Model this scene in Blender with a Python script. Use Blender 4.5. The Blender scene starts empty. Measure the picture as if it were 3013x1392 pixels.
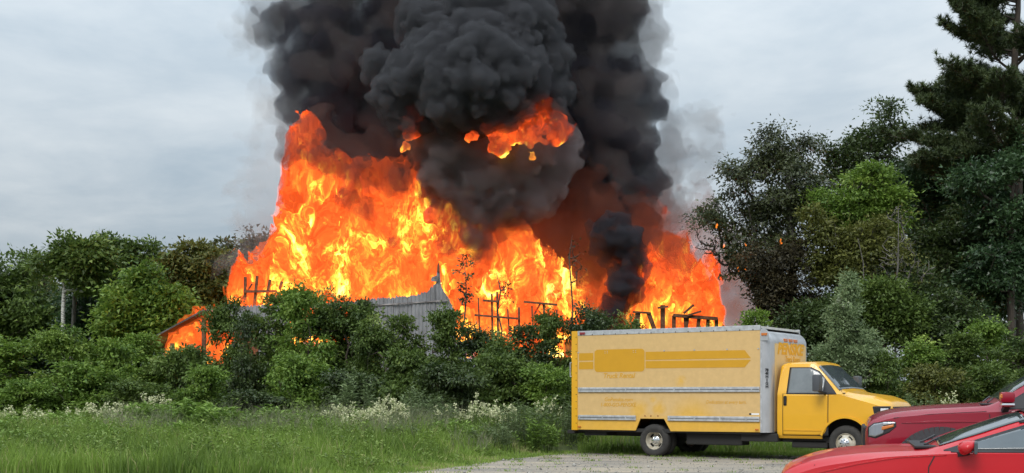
import bpy, bmesh, math, random
import numpy as np
from mathutils import Vector, Matrix

sc = bpy.context.scene
COL = sc.collection
R = math.radians

# ------------------------------------------------------------------ camera
FPX, CX, HY, EYE = 3640.0, 1506.5, 1162.0, 1.42      # focal length, centre, horizon (photograph pixels), eye height
cam_d = bpy.data.cameras.new('camera')
cam_d.sensor_width = 36.0
cam_d.lens = 36.0 * FPX / 3013.0
cam_d.shift_y = (HY - 696.0) / 3013.0
cam_d.clip_end = 4000.0
cam = bpy.data.objects.new('camera', cam_d)
cam.location = (0, 0, EYE)
cam.rotation_euler = (R(90), 0, 0)
COL.objects.link(cam)
sc.camera = cam

# ------------------------------------------------------------------ world and sun (overcast)
SUN_EL, SUN_AZ = R(46), R(205)
world = bpy.data.worlds.new('World')
sc.world = world
world.use_nodes = True
wt = world.node_tree
wt.nodes.clear()


def N(t, kind, **kw):
    n = t.nodes.new(kind)
    for k, v in kw.items():
        setattr(n, k, v)
    return n


def setin(n, **kw):
    for k, v in kw.items():
        n.inputs[k.replace('_', ' ')].default_value = v
    return n


wo = N(wt, 'ShaderNodeOutputWorld')
bgn = N(wt, 'ShaderNodeBackground')
sky = N(wt, 'ShaderNodeTexSky', sky_type='NISHITA', sun_disc=False, sun_elevation=SUN_EL, sun_rotation=SUN_AZ)
tc = N(wt, 'ShaderNodeTexCoord')
sep = N(wt, 'ShaderNodeSeparateXYZ')
wt.links.new(tc.outputs['Generated'], sep.inputs[0])
# cloud sheet: look direction projected on a plane overhead
zmax = N(wt, 'ShaderNodeMath', operation='MAXIMUM'); zmax.inputs[1].default_value = 0.0
wt.links.new(sep.outputs['Z'], zmax.inputs[0])
zadd = N(wt, 'ShaderNodeMath', operation='ADD'); zadd.inputs[1].default_value = 0.16
wt.links.new(zmax.outputs[0], zadd.inputs[0])
dv = N(wt, 'ShaderNodeVectorMath', operation='DIVIDE')
cmbz = N(wt, 'ShaderNodeCombineXYZ')
for i in range(3):
    wt.links.new(zadd.outputs[0], cmbz.inputs[i])
wt.links.new(tc.outputs['Generated'], dv.inputs[0])
wt.links.new(cmbz.outputs[0], dv.inputs[1])
n1 = N(wt, 'ShaderNodeTexNoise'); setin(n1, Scale=1.5, Detail=6.0, Roughness=0.55, Distortion=0.3)
n2 = N(wt, 'ShaderNodeTexNoise'); setin(n2, Scale=3.6, Detail=5.0, Roughness=0.6, Distortion=0.5)
wt.links.new(dv.outputs[0], n1.inputs['Vector'])
wt.links.new(dv.outputs[0], n2.inputs['Vector'])
mixn = N(wt, 'ShaderNodeMath', operation='MULTIPLY_ADD'); mixn.inputs[1].default_value = 0.35
wt.links.new(n2.outputs['Fac'], mixn.inputs[0]); wt.links.new(n1.outputs['Fac'], mixn.inputs[2])
ramp = N(wt, 'ShaderNodeValToRGB')
ramp.color_ramp.elements[0].position = 0.42; ramp.color_ramp.elements[0].color = (3.7, 4.6, 5.4, 1)
ramp.color_ramp.elements[1].position = 0.92; ramp.color_ramp.elements[1].color = (6.9, 7.4, 7.7, 1)
wt.links.new(mixn.outputs[0], ramp.inputs[0])
mixc = N(wt, 'ShaderNodeMix', data_type='RGBA'); mixc.inputs[0].default_value = 0.93
wt.links.new(sky.outputs[0], mixc.inputs[6]); wt.links.new(ramp.outputs[0], mixc.inputs[7])
# an overcast sky is brighter overhead than at the horizon (CIE overcast law)
gr = N(wt, 'ShaderNodeMath', operation='MULTIPLY_ADD'); gr.inputs[1].default_value = 1.75; gr.inputs[2].default_value = 0.53
wt.links.new(zmax.outputs[0], gr.inputs[0])
vs = N(wt, 'ShaderNodeVectorMath', operation='SCALE')
wt.links.new(mixc.outputs[2], vs.inputs[0]); wt.links.new(gr.outputs[0], vs.inputs['Scale'])
wt.links.new(vs.outputs[0], bgn.inputs['Color'])
bgn.inputs['Strength'].default_value = 0.1
wt.links.new(bgn.outputs[0], wo.inputs['Surface'])

sun_d = bpy.data.lights.new('sun', 'SUN')
sun_d.energy = 1.5
sun_d.angle = R(25)
sun_d.color = (1.0, 0.96, 0.9)
sun = bpy.data.objects.new('sun', sun_d)
sun.rotation_euler = Vector((math.sin(SUN_AZ) * math.cos(SUN_EL), math.cos(SUN_AZ) * math.cos(SUN_EL), math.sin(SUN_EL))).to_track_quat('Z', 'Y').to_euler()
sun.location = (0, -20, 60)
COL.objects.link(sun)

sc.view_settings.view_transform = 'Standard'
sc.view_settings.look = 'None'
sc.view_settings.exposure = 0.35
sc.view_settings.gamma = 1.0
sc.view_settings.use_curve_mapping = False
sc.render.engine = 'CYCLES'
cy = sc.cycles
cy.max_bounces = 6; cy.diffuse_bounces = 2; cy.glossy_bounces = 3; cy.transmission_bounces = 4
cy.volume_bounces = 1; cy.transparent_max_bounces = 64
cy.sample_clamp_indirect = 4.0
cy.use_denoising = True
cy.caustics_reflective = False; cy.caustics_refractive = False
cy.use_adaptive_sampling = True; cy.adaptive_threshold = 0.02

# ------------------------------------------------------------------ helpers


def P(px, py, Y):
    """Photograph pixel at depth Y -> world point."""
    return np.array([(px - CX) / FPX * Y, Y, EYE - (py - HY) / FPX * Y])


def M(px, Y):
    """pixels -> metres at depth Y"""
    return px / FPX * Y


def tag(o, label=None, cat=None, group=None, kind=None):
    if label: o['label'] = label
    if cat: o['category'] = cat
    if group: o['group'] = group
    if kind: o['kind'] = kind
    return o


def empty(name, loc=(0, 0, 0), rz=0.0):
    o = bpy.data.objects.new(name, None)
    o.location = loc; o.rotation_euler = (0, 0, rz)
    o.empty_display_size = 0.3
    COL.objects.link(o)
    return o


def link(name, me, parent=None):
    o = bpy.data.objects.new(name, me)
    COL.objects.link(o)
    if parent is not None: o.parent = parent
    return o


def np_mesh(name, verts, faces, mat=None, smooth=False, attrs=None):
    """verts n x 3; faces m x k (uniform) or list of index lists. attrs: {name: per-face float array}"""
    me = bpy.data.meshes.new(name)
    verts = np.asarray(verts, dtype=np.float32)
    if isinstance(faces, np.ndarray):
        m, k = faces.shape
        me.vertices.add(len(verts)); me.vertices.foreach_set('co', verts.ravel())
        me.loops.add(m * k); me.polygons.add(m)
        me.loops.foreach_set('vertex_index', faces.astype(np.int32).ravel())
        me.polygons.foreach_set('loop_start', np.arange(0, m * k, k, dtype=np.int32))
        me.update(calc_edges=True)
    else:
        me.from_pydata([tuple(v) for v in verts], [], faces)
        me.update()
    if attrs:
        for an, av in attrs.items():
            a = me.attributes.new(an, 'FLOAT', 'FACE')
            a.data.foreach_set('value', np.asarray(av, dtype=np.float32))
    if smooth:
        me.polygons.foreach_set('use_smooth', np.ones(len(me.polygons), dtype=bool))
    if mat: me.materials.append(mat)
    return me


def np_obj(name, verts, faces, mat=None, parent=None, smooth=False, attrs=None):
    return link(name, np_mesh(name, verts, faces, mat, smooth, attrs), parent)


class MB:
    """collects shapes in a bmesh, then links them as one mesh object"""
    def __init__(s): s.bm = bmesh.new()

    def box(s, lo, hi, bev=0.0, mtx=None):
        r = bmesh.ops.create_cube(s.bm, size=1.0)
        vs = r['verts']
        lo, hi = Vector(lo), Vector(hi)
        c, d = (lo + hi) / 2, hi - lo
        for v in vs:
            v.co = Vector((v.co.x * d.x, v.co.y * d.y, v.co.z * d.z)) + c
        if bev > 0:
            es = list({e for v in vs for e in v.link_edges})
            q = bmesh.ops.bevel(s.bm, geom=es, offset=bev, segments=2, affect='EDGES', profile=0.6)
            vs = list({v for f in q['faces'] for v in f.verts} | {v for v in vs if v.is_valid})
        if mtx is not None:
            for v in vs: v.co = mtx @ v.co
        return s

    def bar(s, a, b, w, t=None, up=(0, 0, 1)):
        """a square bar from a to b"""
        t = w if t is None else t
        a, b = Vector(a), Vector(b)
        d = (b - a); L = d.length; d.normalize()
        up = Vector(up)
        if abs(d.dot(up)) > 0.95: up = Vector((0, 1, 0))
        x = d.cross(up).normalized(); y = x.cross(d).normalized()
        vs = [s.bm.verts.new(p + x * (i * w / 2) + y * (j * t / 2)) for p in (a, b) for i, j in ((-1, -1), (1, -1), (1, 1), (-1, 1))]
        for q in ((0, 1, 2, 3), (7, 6, 5, 4), (0, 4, 5, 1), (1, 5, 6, 2), (2, 6, 7, 3), (3, 7, 4, 0)):
            s.bm.faces.new([vs[i] for i in q])
        return s

    def cyl(s, c, axis, r, depth, seg=20, r2=None):
        q = Vector(axis).to_track_quat('Z', 'Y').to_matrix().to_4x4()
        m = Matrix.Translation(Vector(c)) @ q
        bmesh.ops.create_cone(s.bm, cap_ends=True, segments=seg, radius1=r, radius2=r if r2 is None else r2, depth=depth, matrix=m)
        return s

    def prism(s, pts, y0, y1):
        """polygon (x,z) extruded along y"""
        a = [s.bm.verts.new((p[0], y0, p[1])) for p in pts]
        b = [s.bm.verts.new((p[0], y1, p[1])) for p in pts]
        n = len(pts)
        s.bm.faces.new(a); s.bm.faces.new(b[::-1])
        for i in range(n):
            s.bm.faces.new((a[i], b[i], b[(i + 1) % n], a[(i + 1) % n]))
        return s

    def lathe(s, prof, c, axis, seg=40):
        """prof: (r, h) pairs turned round axis at c"""
        q = Vector(axis).to_track_quat('Z', 'Y').to_matrix()
        c = Vector(c)
        rings = []
        for r, hh in prof:
            rings.append([s.bm.verts.new(c + q @ Vector((r * math.cos(2 * math.pi * i / seg), r * math.sin(2 * math.pi * i / seg), hh))) for i in range(seg)])
        for a, b in zip(rings, rings[1:]):
            for i in range(seg):
                s.bm.faces.new((a[i], a[(i + 1) % seg], b[(i + 1) % seg], b[i]))
        return s

    def face(s, pts):
        s.bm.faces.new([s.bm.verts.new(p) for p in pts]); return s

    def build(s, name, mat, parent=None, smooth=False, bevel=0.0, ang=40):
        bmesh.ops.recalc_face_normals(s.bm, faces=s.bm.faces)
        me = bpy.data.meshes.new(name)
        s.bm.to_mesh(me); s.bm.free()
        if mat: me.materials.append(mat)
        if smooth:
            me.polygons.foreach_set('use_smooth', np.ones(len(me.polygons), dtype=bool))
            me.set_sharp_from_angle(angle=R(ang))
        o = link(name, me, parent)
        if bevel > 0:
            md = o.modifiers.new('bevel', 'BEVEL'); md.width = bevel; md.segments = 2; md.limit_method = 'ANGLE'; md.angle_limit = R(35)
        return o


# ------------------------------------------------------------------ materials
MATS = {}


def new_mat(name):
    m = bpy.data.materials.new(name); m.use_nodes = True
    m.node_tree.nodes.clear()
    MATS[name] = m
    t = m.node_tree
    out = N(t, 'ShaderNodeOutputMaterial')
    return m, t, out


def pmat(name, col, rough=0.5, metal=0.0, spec=0.5, coat=0.0, var=0.0, vscale=4.0, bump=0.0, bscale=30.0, col2=None, trans=0.0, detail=5.0, stretch=None, coat_rough=0.05):
    """Principled paint / wood / metal with noise variation between col and col2"""
    m, t, out = new_mat(name)
    b = N(t, 'ShaderNodeBsdfPrincipled')
    b.inputs['Roughness'].default_value = rough; b.inputs['Metallic'].default_value = metal
    b.inputs['Specular IOR Level'].default_value = spec
    b.inputs['Coat Weight'].default_value = coat; b.inputs['Coat Roughness'].default_value = coat_rough
    b.inputs['Transmission Weight'].default_value = trans
    b.inputs['Base Color'].default_value = (*col, 1)
    t.links.new(b.outputs[0], out.inputs['Surface'])
    tc = N(t, 'ShaderNodeTexCoord')
    src = tc.outputs['Object']
    if stretch:
        mp = N(t, 'ShaderNodeMapping'); mp.inputs['Scale'].default_value = stretch
        t.links.new(src, mp.inputs[0]); src = mp.outputs[0]
    if var > 0 or col2:
        nz = N(t, 'ShaderNodeTexNoise'); setin(nz, Scale=vscale, Detail=detail, Roughness=0.62)
        t.links.new(src, nz.inputs['Vector'])
        rp = N(t, 'ShaderNodeValToRGB')
        c2 = col2 if col2 else tuple(c * (1 - var) for c in col)
        rp.color_ramp.elements[0].position = 0.36; rp.color_ramp.elements[0].color = (*c2, 1)
        rp.color_ramp.elements[1].position = 0.66; rp.color_ramp.elements[1].color = (*col, 1)
        t.links.new(nz.outputs['Fac'], rp.inputs[0]); t.links.new(rp.outputs[0], b.inputs['Base Color'])
    if bump > 0:
        nb = N(t, 'ShaderNodeTexNoise'); setin(nb, Scale=bscale, Detail=4.0, Roughness=0.6)
        t.links.new(src, nb.inputs['Vector'])
        bp = N(t, 'ShaderNodeBump'); setin(bp, Strength=bump, Distance=0.02)
        t.links.new(nb.outputs['Fac'], bp.inputs['Height']); t.links.new(bp.outputs[0], b.inputs['Normal'])
    return m


def leaf_mat(name, dark, light, rough=0.5, transl=0.3, spec=0.35, tipcol=None):
    """foliage: colour per leaf from the face attribute 'tint' (0..1)"""
    m, t, out = new_mat(name)
    at = N(t, 'ShaderNodeAttribute', attribute_name='tint')
    rp = N(t, 'ShaderNodeValToRGB')
    rp.color_ramp.elements[0].position = 0.0; rp.color_ramp.elements[0].color = (*dark, 1)
    rp.color_ramp.elements[1].position = 0.85; rp.color_ramp.elements[1].color = (*light, 1)
    if tipcol:
        e = rp.color_ramp.elements.new(0.97); e.color = (*tipcol, 1)
    t.links.new(at.outputs['Fac'], rp.inputs[0])
    b = N(t, 'ShaderNodeBsdfPrincipled')
    b.inputs['Roughness'].default_value = rough; b.inputs['Specular IOR Level'].default_value = spec
    t.links.new(rp.outputs[0], b.inputs['Base Color'])
    tr = N(t, 'ShaderNodeBsdfTranslucent')
    t.links.new(rp.outputs[0], tr.inputs['Color'])
    mx = N(t, 'ShaderNodeMixShader'); mx.inputs[0].default_value = transl
    t.links.new(b.outputs[0], mx.inputs[1]); t.links.new(tr.outputs[0], mx.inputs[2])
    t.links.new(mx.outputs[0], out.inputs['Surface'])
    return m


bark = pmat('bark', (0.11, 0.085, 0.065), 0.9, col2=(0.045, 0.036, 0.03), vscale=9, bump=0.6, bscale=25, stretch=(1, 1, 0.25))
bark_grey = pmat('bark_grey', (0.2, 0.185, 0.165), 0.9, col2=(0.08, 0.072, 0.065), vscale=8, bump=0.4, stretch=(1, 1, 0.3))
bark_birch = pmat('bark_birch', (0.62, 0.6, 0.56), 0.8, col2=(0.07, 0.06, 0.055), vscale=7, stretch=(1, 1, 3.2), bump=0.2)
bark_birch.node_tree.nodes['Color Ramp'].color_ramp.elements[0].position = 0.40
bark_birch.node_tree.nodes['Color Ramp'].color_ramp.elements[1].position = 0.47
# ------------------------------------------------------------------ ground, gravel lot
rngG = np.random.default_rng(5)


def smooth_noise2(x, y, seed, scale):
    """cheap smooth 2-D noise, -1..1"""
    r = np.random.default_rng(seed)
    v = np.zeros_like(x, dtype=float)
    for k in range(5):
        a = r.uniform(0, 2 * math.pi); f = r.uniform(0.6, 1.7) / scale * (1 + 0.5 * k)
        v += np.sin((x * math.cos(a) + y * math.sin(a)) * f * 2 * math.pi + r.uniform(0, 6.28)) / (1 + 0.45 * k)
    return v / 2.6


# far edge of the gravel as depth Y(x), read from the photograph
edge_px = [(300, 1440), (800, 1425), (1050, 1404), (1200, 1391), (1340, 1374), (1480, 1354), (1650, 1336), (1760, 1333), (1850, 1337), (2000, 1341), (2200, 1341), (2420, 1341), (2700, 1341), (3013, 1342), (3300, 1343)]
edge_Y = np.array([EYE * FPX / (py - HY) for _, py in edge_px])
edge_X = np.array([(px - CX) / FPX * Yv for (px, _), Yv in zip(edge_px, edge_Y)])


def gravel_edge(x):
    return np.interp(x, edge_X, edge_Y)


def ground_z(x, y):
    """flat lot, then a low bank up to the thicket"""
    x = np.asarray(x, float); y = np.asarray(y, float)
    y0 = np.where(x < 1.2, gravel_edge(x) + 1.0, 31.2)
    y0 = np.where((x >= 1.2) & (x < 3.0), (gravel_edge(x) + 1.0) * (3.0 - x) / 1.8 + 31.2 * (x - 1.2) / 1.8, y0)
    y0 = np.minimum(y0, 31.2)
    t = np.clip((y - y0) / np.maximum(33.0 - y0, 1.5), 0, 1)
    t = t * t * (3 - 2 * t)
    away = np.clip((y - 33.0) / 25.0, 0, 1)
    return 0.42 * t + 0.1 * away + t * 0.05 * smooth_noise2(x, y, 3, 4.0)


def ground_material():
    m, t, out = new_mat('meadow_soil')
    tc = N(t, 'ShaderNodeTexCoord')
    n1 = N(t, 'ShaderNodeTexNoise'); setin(n1, Scale=0.55, Detail=6.0, Roughness=0.65)
    n2 = N(t, 'ShaderNodeTexNoise'); setin(n2, Scale=14.0, Detail=5.0, Roughness=0.7)
    t.links.new(tc.outputs['Object'], n1.inputs['Vector']); t.links.new(tc.outputs['Object'], n2.inputs['Vector'])
    r1 = N(t, 'ShaderNodeValToRGB')
    r1.color_ramp.elements[0].position = 0.35; r1.color_ramp.elements[0].color = (0.06, 0.09, 0.02, 1)
    r1.color_ramp.elements[1].position = 0.68; r1.color_ramp.elements[1].color = (0.13, 0.15, 0.05, 1)
    r2 = N(t, 'ShaderNodeValToRGB')
    r2.color_ramp.elements[0].position = 0.3; r2.color_ramp.elements[0].color = (0.45, 0.45, 0.45, 1)
    r2.color_ramp.elements[1].position = 0.75; r2.color_ramp.elements[1].color = (1.25, 1.25, 1.25, 1)
    t.links.new(n1.outputs['Fac'], r1.inputs[0]); t.links.new(n2.outputs['Fac'], r2.inputs[0])
    mx = N(t, 'ShaderNodeMix', data_type='RGBA', blend_type='MULTIPLY'); mx.inputs[0].default_value = 1.0
    t.links.new(r1.outputs[0], mx.inputs[6]); t.links.new(r2.outputs[0], mx.inputs[7])
    b = N(t, 'ShaderNodeBsdfPrincipled'); b.inputs['Roughness'].default_value = 0.95
    t.links.new(mx.outputs[2], b.inputs['Base Color'])
    t.links.new(b.outputs[0], out.inputs['Surface'])
    return m


gx = np.concatenate([np.linspace(-900, -60, 14), np.linspace(-50, 50, 101), np.linspace(60, 900, 14)])
gy = np.concatenate([np.linspace(-60, 10, 8), np.linspace(12, 80, 171), np.linspace(90, 1600, 14)])
XX, YY = np.meshgrid(gx, gy, indexing='ij')
ZZ = ground_z(XX, YY)
nx_, ny_ = XX.shape
idx = np.arange(nx_ * ny_).reshape(nx_, ny_)
gf = np.stack([idx[:-1, :-1], idx[1:, :-1], idx[1:, 1:], idx[:-1, 1:]], -1).reshape(-1, 4)
ground = np_obj('ground', np.stack([XX, YY, ZZ], -1).reshape(-1, 3), gf, ground_material(), smooth=True)
tag(ground, 'flat meadow soil reaching to the woods', kind='structure')


def gravel_material():
    m, t, out = new_mat('gravel_surface')
    tc = N(t, 'ShaderNodeTexCoord')
    n1 = N(t, 'ShaderNodeTexNoise'); setin(n1, Scale=0.8, Detail=7.0, Roughness=0.6, Distortion=0.4)
    mp = N(t, 'ShaderNodeMapping'); mp.inputs['Scale'].default_value = (0.5, 1.6, 1); mp.inputs['Rotation'].default_value = (0, 0, 0.25)
    t.links.new(tc.outputs['Object'], mp.inputs[0]); t.links.new(mp.outputs[0], n1.inputs['Vector'])
    n2 = N(t, 'ShaderNodeTexNoise'); setin(n2, Scale=26.0, Detail=6.0, Roughness=0.75)
    t.links.new(tc.outputs['Object'], n2.inputs['Vector'])
    vo = N(t, 'ShaderNodeTexVoronoi'); setin(vo, Scale=38.0)
    t.links.new(tc.outputs['Object'], vo.inputs['Vector'])
    r1 = N(t, 'ShaderNodeValToRGB')
    cr = r1.color_ramp
    cr.elements[0].position = 0.36; cr.elements[0].color = (0.2, 0.185, 0.165, 1)
    cr.elements[1].position = 0.66; cr.elements[1].color = (0.42, 0.355, 0.265, 1)
    e = cr.elements.new(0.5); e.color = (0.3, 0.265, 0.22, 1)
    t.links.new(n1.outputs['Fac'], r1.inputs[0])
    r2 = N(t, 'ShaderNodeValToRGB')
    r2.color_ramp.elements[0].position = 0.3; r2.color_ramp.elements[0].color = (0.5, 0.5, 0.5, 1)
    r2.color_ramp.elements[1].position = 0.72; r2.color_ramp.elements[1].color = (1.3, 1.28, 1.24, 1)
    t.links.new(n2.outputs['Fac'], r2.inputs[0])
    mx = N(t, 'ShaderNodeMix', data_type='RGBA', blend_type='MULTIPLY'); mx.inputs[0].default_value = 0.6
    t.links.new(r1.outputs[0], mx.inputs[6]); t.links.new(r2.outputs[0], mx.inputs[7])
    b = N(t, 'ShaderNodeBsdfPrincipled'); b.inputs['Roughness'].default_value = 0.95
    bp = N(t, 'ShaderNodeBump'); setin(bp, Strength=0.35, Distance=0.015)
    t.links.new(vo.outputs['Distance'], bp.inputs['Height']); t.links.new(bp.outputs[0], b.inputs['Normal'])
    t.links.new(mx.outputs[2], b.inputs['Base Color'])
    t.links.new(b.outputs[0], out.inputs['Surface'])
    return m


ex = np.linspace(-14, 40, 300)
ey = gravel_edge(ex) + 0.25 * smooth_noise2(ex, ex * 0.3, 11, 2.2) + 0.12 * smooth_noise2(ex, ex, 12, 0.6)
gv = [(x, y, 0.004) for x, y in zip(ex, ey)] + [(x, -30.0, 0.004) for x in ex]
nn = len(ex)
gfq = np.array([[i, i + nn, i + 1 + nn, i + 1] for i in range(nn - 1)])
gravel = np_obj('gravel_lot', np.array(gv), gfq, gravel_material())
tag(gravel, 'grey and tan gravel parking lot in front of the truck', kind='structure')
# ------------------------------------------------------------------ vegetation tools


def unit(v):
    return v / np.maximum(np.linalg.norm(v, axis=-1, keepdims=True), 1e-9)


def leaf_arrays(pos, axis, normal, length, width, fold=0.25):
    """kite-shaped folded leaves, two triangles each"""
    axis = unit(axis); side = unit(np.cross(axis, normal)); nrm = np.cross(side, axis)
    L = length[:, None]; W = width[:, None]
    b = pos
    tip = pos + axis * L - nrm * L * 0.12
    mid = pos + axis * L * 0.45
    l = mid + side * W * 0.5 + nrm * W * fold
    r = mid - side * W * 0.5 + nrm * W * fold
    v = np.stack([b, l, tip, r], 1).reshape(-1, 3)
    n = len(pos)
    i = np.arange(n)[:, None] * 4
    f = np.concatenate([i + np.array([[0, 2, 1]]), i + np.array([[0, 3, 2]])], 1).reshape(-1, 3)
    return v, f


def leaf_arrays_quad(pos, axis, normal, length, width):
    """flat small leaf as a triangle pair is overkill: one narrow triangle"""
    axis = unit(axis); side = unit(np.cross(axis, normal))
    L = length[:, None]; W = width[:, None]
    v = np.stack([pos - side * W * 0.5, pos + side * W * 0.5, pos + axis * L], 1).reshape(-1, 3)
    f = np.arange(len(pos) * 3).reshape(-1, 3)
    return v, f


def leaf_arrays_far(pos, axis, normal, length, width):
    """leaf as one triangle, widest near its base: for trees where a leaf is two or three pixels"""
    axis = unit(axis); side = unit(np.cross(axis, normal))
    L = length[:, None]; W = width[:, None] * 1.25
    v = np.stack([pos - side * W * 0.5, pos + side * W * 0.5 + axis * L * .15, pos + axis * L], 1).reshape(-1, 3)
    return v, np.arange(len(pos) * 3).reshape(-1, 3)


def tubes(segs, sides=5):
    """segs: list of (p0, r0, p1, r1) -> verts, quads"""
    p0 = np.array([s[0] for s in segs]); r0 = np.array([s[1] for s in segs])
    p1 = np.array([s[2] for s in segs]); r1 = np.array([s[3] for s in segs])
    d = unit(p1 - p0)
    ref = np.where(np.abs(d[:, 2:3]) > 0.9, np.array([[1.0, 0, 0]]), np.array([[0, 0, 1.0]]))
    x = unit(np.cross(d, ref)); y = np.cross(d, x)
    a = np.arange(sides) * 2 * math.pi / sides
    ring = np.cos(a)[None, :, None] * x[:, None, :] + np.sin(a)[None, :, None] * y[:, None, :]
    A = p0[:, None, :] + ring * r0[:, None, None]
    B = p1[:, None, :] + ring * r1[:, None, None]
    v = np.concatenate([A, B], 1).reshape(-1, 3)
    k = np.arange(sides); k2 = (k + 1) % sides
    q = np.stack([k, k2, k2 + sides, k + sides], -1)
    f = (np.arange(len(segs))[:, None, None] * 2 * sides + q[None]).reshape(-1, 4)
    return v, f


def grow(base, top, clumps, r_base, rng, bend=0.15, twig=0.012, stems=1, spread=0.0):
    """skeleton: trunk(s) from base to top, then every clump joined to the nearest earlier node below it; radii by pipe model"""
    nodes, par = [], []
    base = np.array(base, float); top = np.array(top, float)
    H = np.linalg.norm(top - base)
    for s in range(stems):
        off = rng.normal(0, spread, 3) * np.array([1, 1, 0])
        k = 9
        wob = rng.normal(0, bend * H * 0.06, (k, 3)) * np.array([1, 1, 0.0])
        wob[0] = 0
        prev = -1
        for i in range(k):
            t = i / (k - 1)
            nodes.append(base + off * (0.25 + 1.6 * t) + (top - base) * t * (1 - 0.12 * s) + wob[i] * t); par.append(prev); prev = len(nodes) - 1
    ntr = len(nodes)
    order = np.argsort(np.linalg.norm((clumps - base) * np.array([1, 1, 0.35]), axis=1) + rng.uniform(0, 0.3, len(clumps)))
    arr = np.zeros((ntr + 2 * len(clumps), 3)); arr[:ntr] = nodes
    n = ntr
    par = par + [0] * (2 * len(clumps))
    for ci in order:
        c = clumps[ci]
        A = arr[:n]
        d = c - A
        dist = np.linalg.norm(d, axis=1)
        cost = dist + np.maximum(0, -d[:, 2]) * 2.0 + (np.abs(d[:, 2]) < 0.12 * dist) * 0.1
        j = int(np.argmin(cost))
        m = (A[j] * 0.5 + c * 0.5) + rng.normal(0, 0.09 * dist[j], 3) - np.array([0, 0, 0.05 * dist[j]])
        arr[n] = m; par[n] = j
        arr[n + 1] = c; par[n + 1] = n
        n += 2
    w = np.zeros(n)
    w[ntr:] = 0.5
    for i in range(n - 1, -1, -1):
        if par[i] >= 0: w[par[i]] += w[i] if i >= ntr or True else 0
    rad = np.maximum(twig * 0.5, r_base * (w / w.max()) ** 0.5)
    segs = []
    for i in range(n):
        if par[i] >= 0:
            rp = rad[par[i]]
            if i < ntr: a0, a1 = rp, rad[i]
            else: a0, a1 = min(rp, rad[i] * 1.6), rad[i]
            segs.append((arr[par[i]], a0, arr[i], a1))
    return segs


def sample_lobes(lobes, n, rng, shell=0.45):
    """lobes: (centre, (rx,ry,rz)) -> n points; every lobe carries smaller boughs on its surface so that the outline breaks up"""
    c0 = np.array([l[0] for l in lobes]); r0 = np.array([l[1] for l in lobes])
    C, Rr, Wt = [], [], []
    for c, r in zip(c0, r0):
        vol = (r[0] * r[1] * r[2]) ** 0.7
        C.append(c); Rr.append(r * 0.86); Wt.append(vol * 0.42)
        m = 9
        for _ in range(m):
            d = rng.normal(size=3); d /= np.linalg.norm(d)
            if d[2] < -0.5: d[2] *= -1
            k = rng.uniform(0.26, 0.46)
            C.append(c + d * r * rng.uniform(0.5, 0.84)); Rr.append(np.array([r[0] * k * 1.15, r[1] * k * 1.15, r[2] * k * 0.85])); Wt.append(vol * 0.72 / m * (k / .36) ** 2)
    c = np.array(C); r = np.array(Rr); w = np.array(Wt); w /= w.sum()
    k = rng.choice(len(c), n, p=w)
    d = unit(rng.normal(size=(n, 3)))
    rad = rng.uniform(0, 1, n) ** shell
    rad = np.where(rng.uniform(size=n) < 0.12, rng.uniform(0.98, 1.35, n), rad)
    return c[k] + d * rad[:, None] * r[k], d, k


def spray(clumps, outd, kk, cr, per, rng, size, aspect=0.5, up=0.6, flat=0.55, droop=0.2):
    """leaves scattered in clumps -> pos, axis, normal, length, width, tint"""
    n = len(clumps)
    rr = cr * rng.uniform(0.6, 1.25, n)
    cnt = np.maximum(3, rng.poisson(per, n))
    ci = np.repeat(np.arange(n), cnt)
    g = rng.normal(0, 0.55, (len(ci), 3)); g[:, 2] *= flat
    pos = clumps[ci] + g * rr[ci][:, None]
    out = outd[ci]
    axis = out * 0.6 + g * 0.8 + rng.normal(0, 0.45, (len(ci), 3)); axis[:, 2] -= droop
    nrm = np.array([0, 0, up]) + out * 0.35 + rng.normal(0, 0.5, (len(ci), 3))
    L = size * rng.uniform(0.6, 1.3, len(ci))
    bough = rng.normal(0, 0.15, int(kk.max()) + 1)
    ct = rng.normal(0.47, 0.14, n) + bough[kk]
    tint = np.clip(ct[ci] + rng.normal(0, 0.13, len(ci)), 0, 0.97)
    return pos, axis, nrm, L, L * aspect, tint


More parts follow.
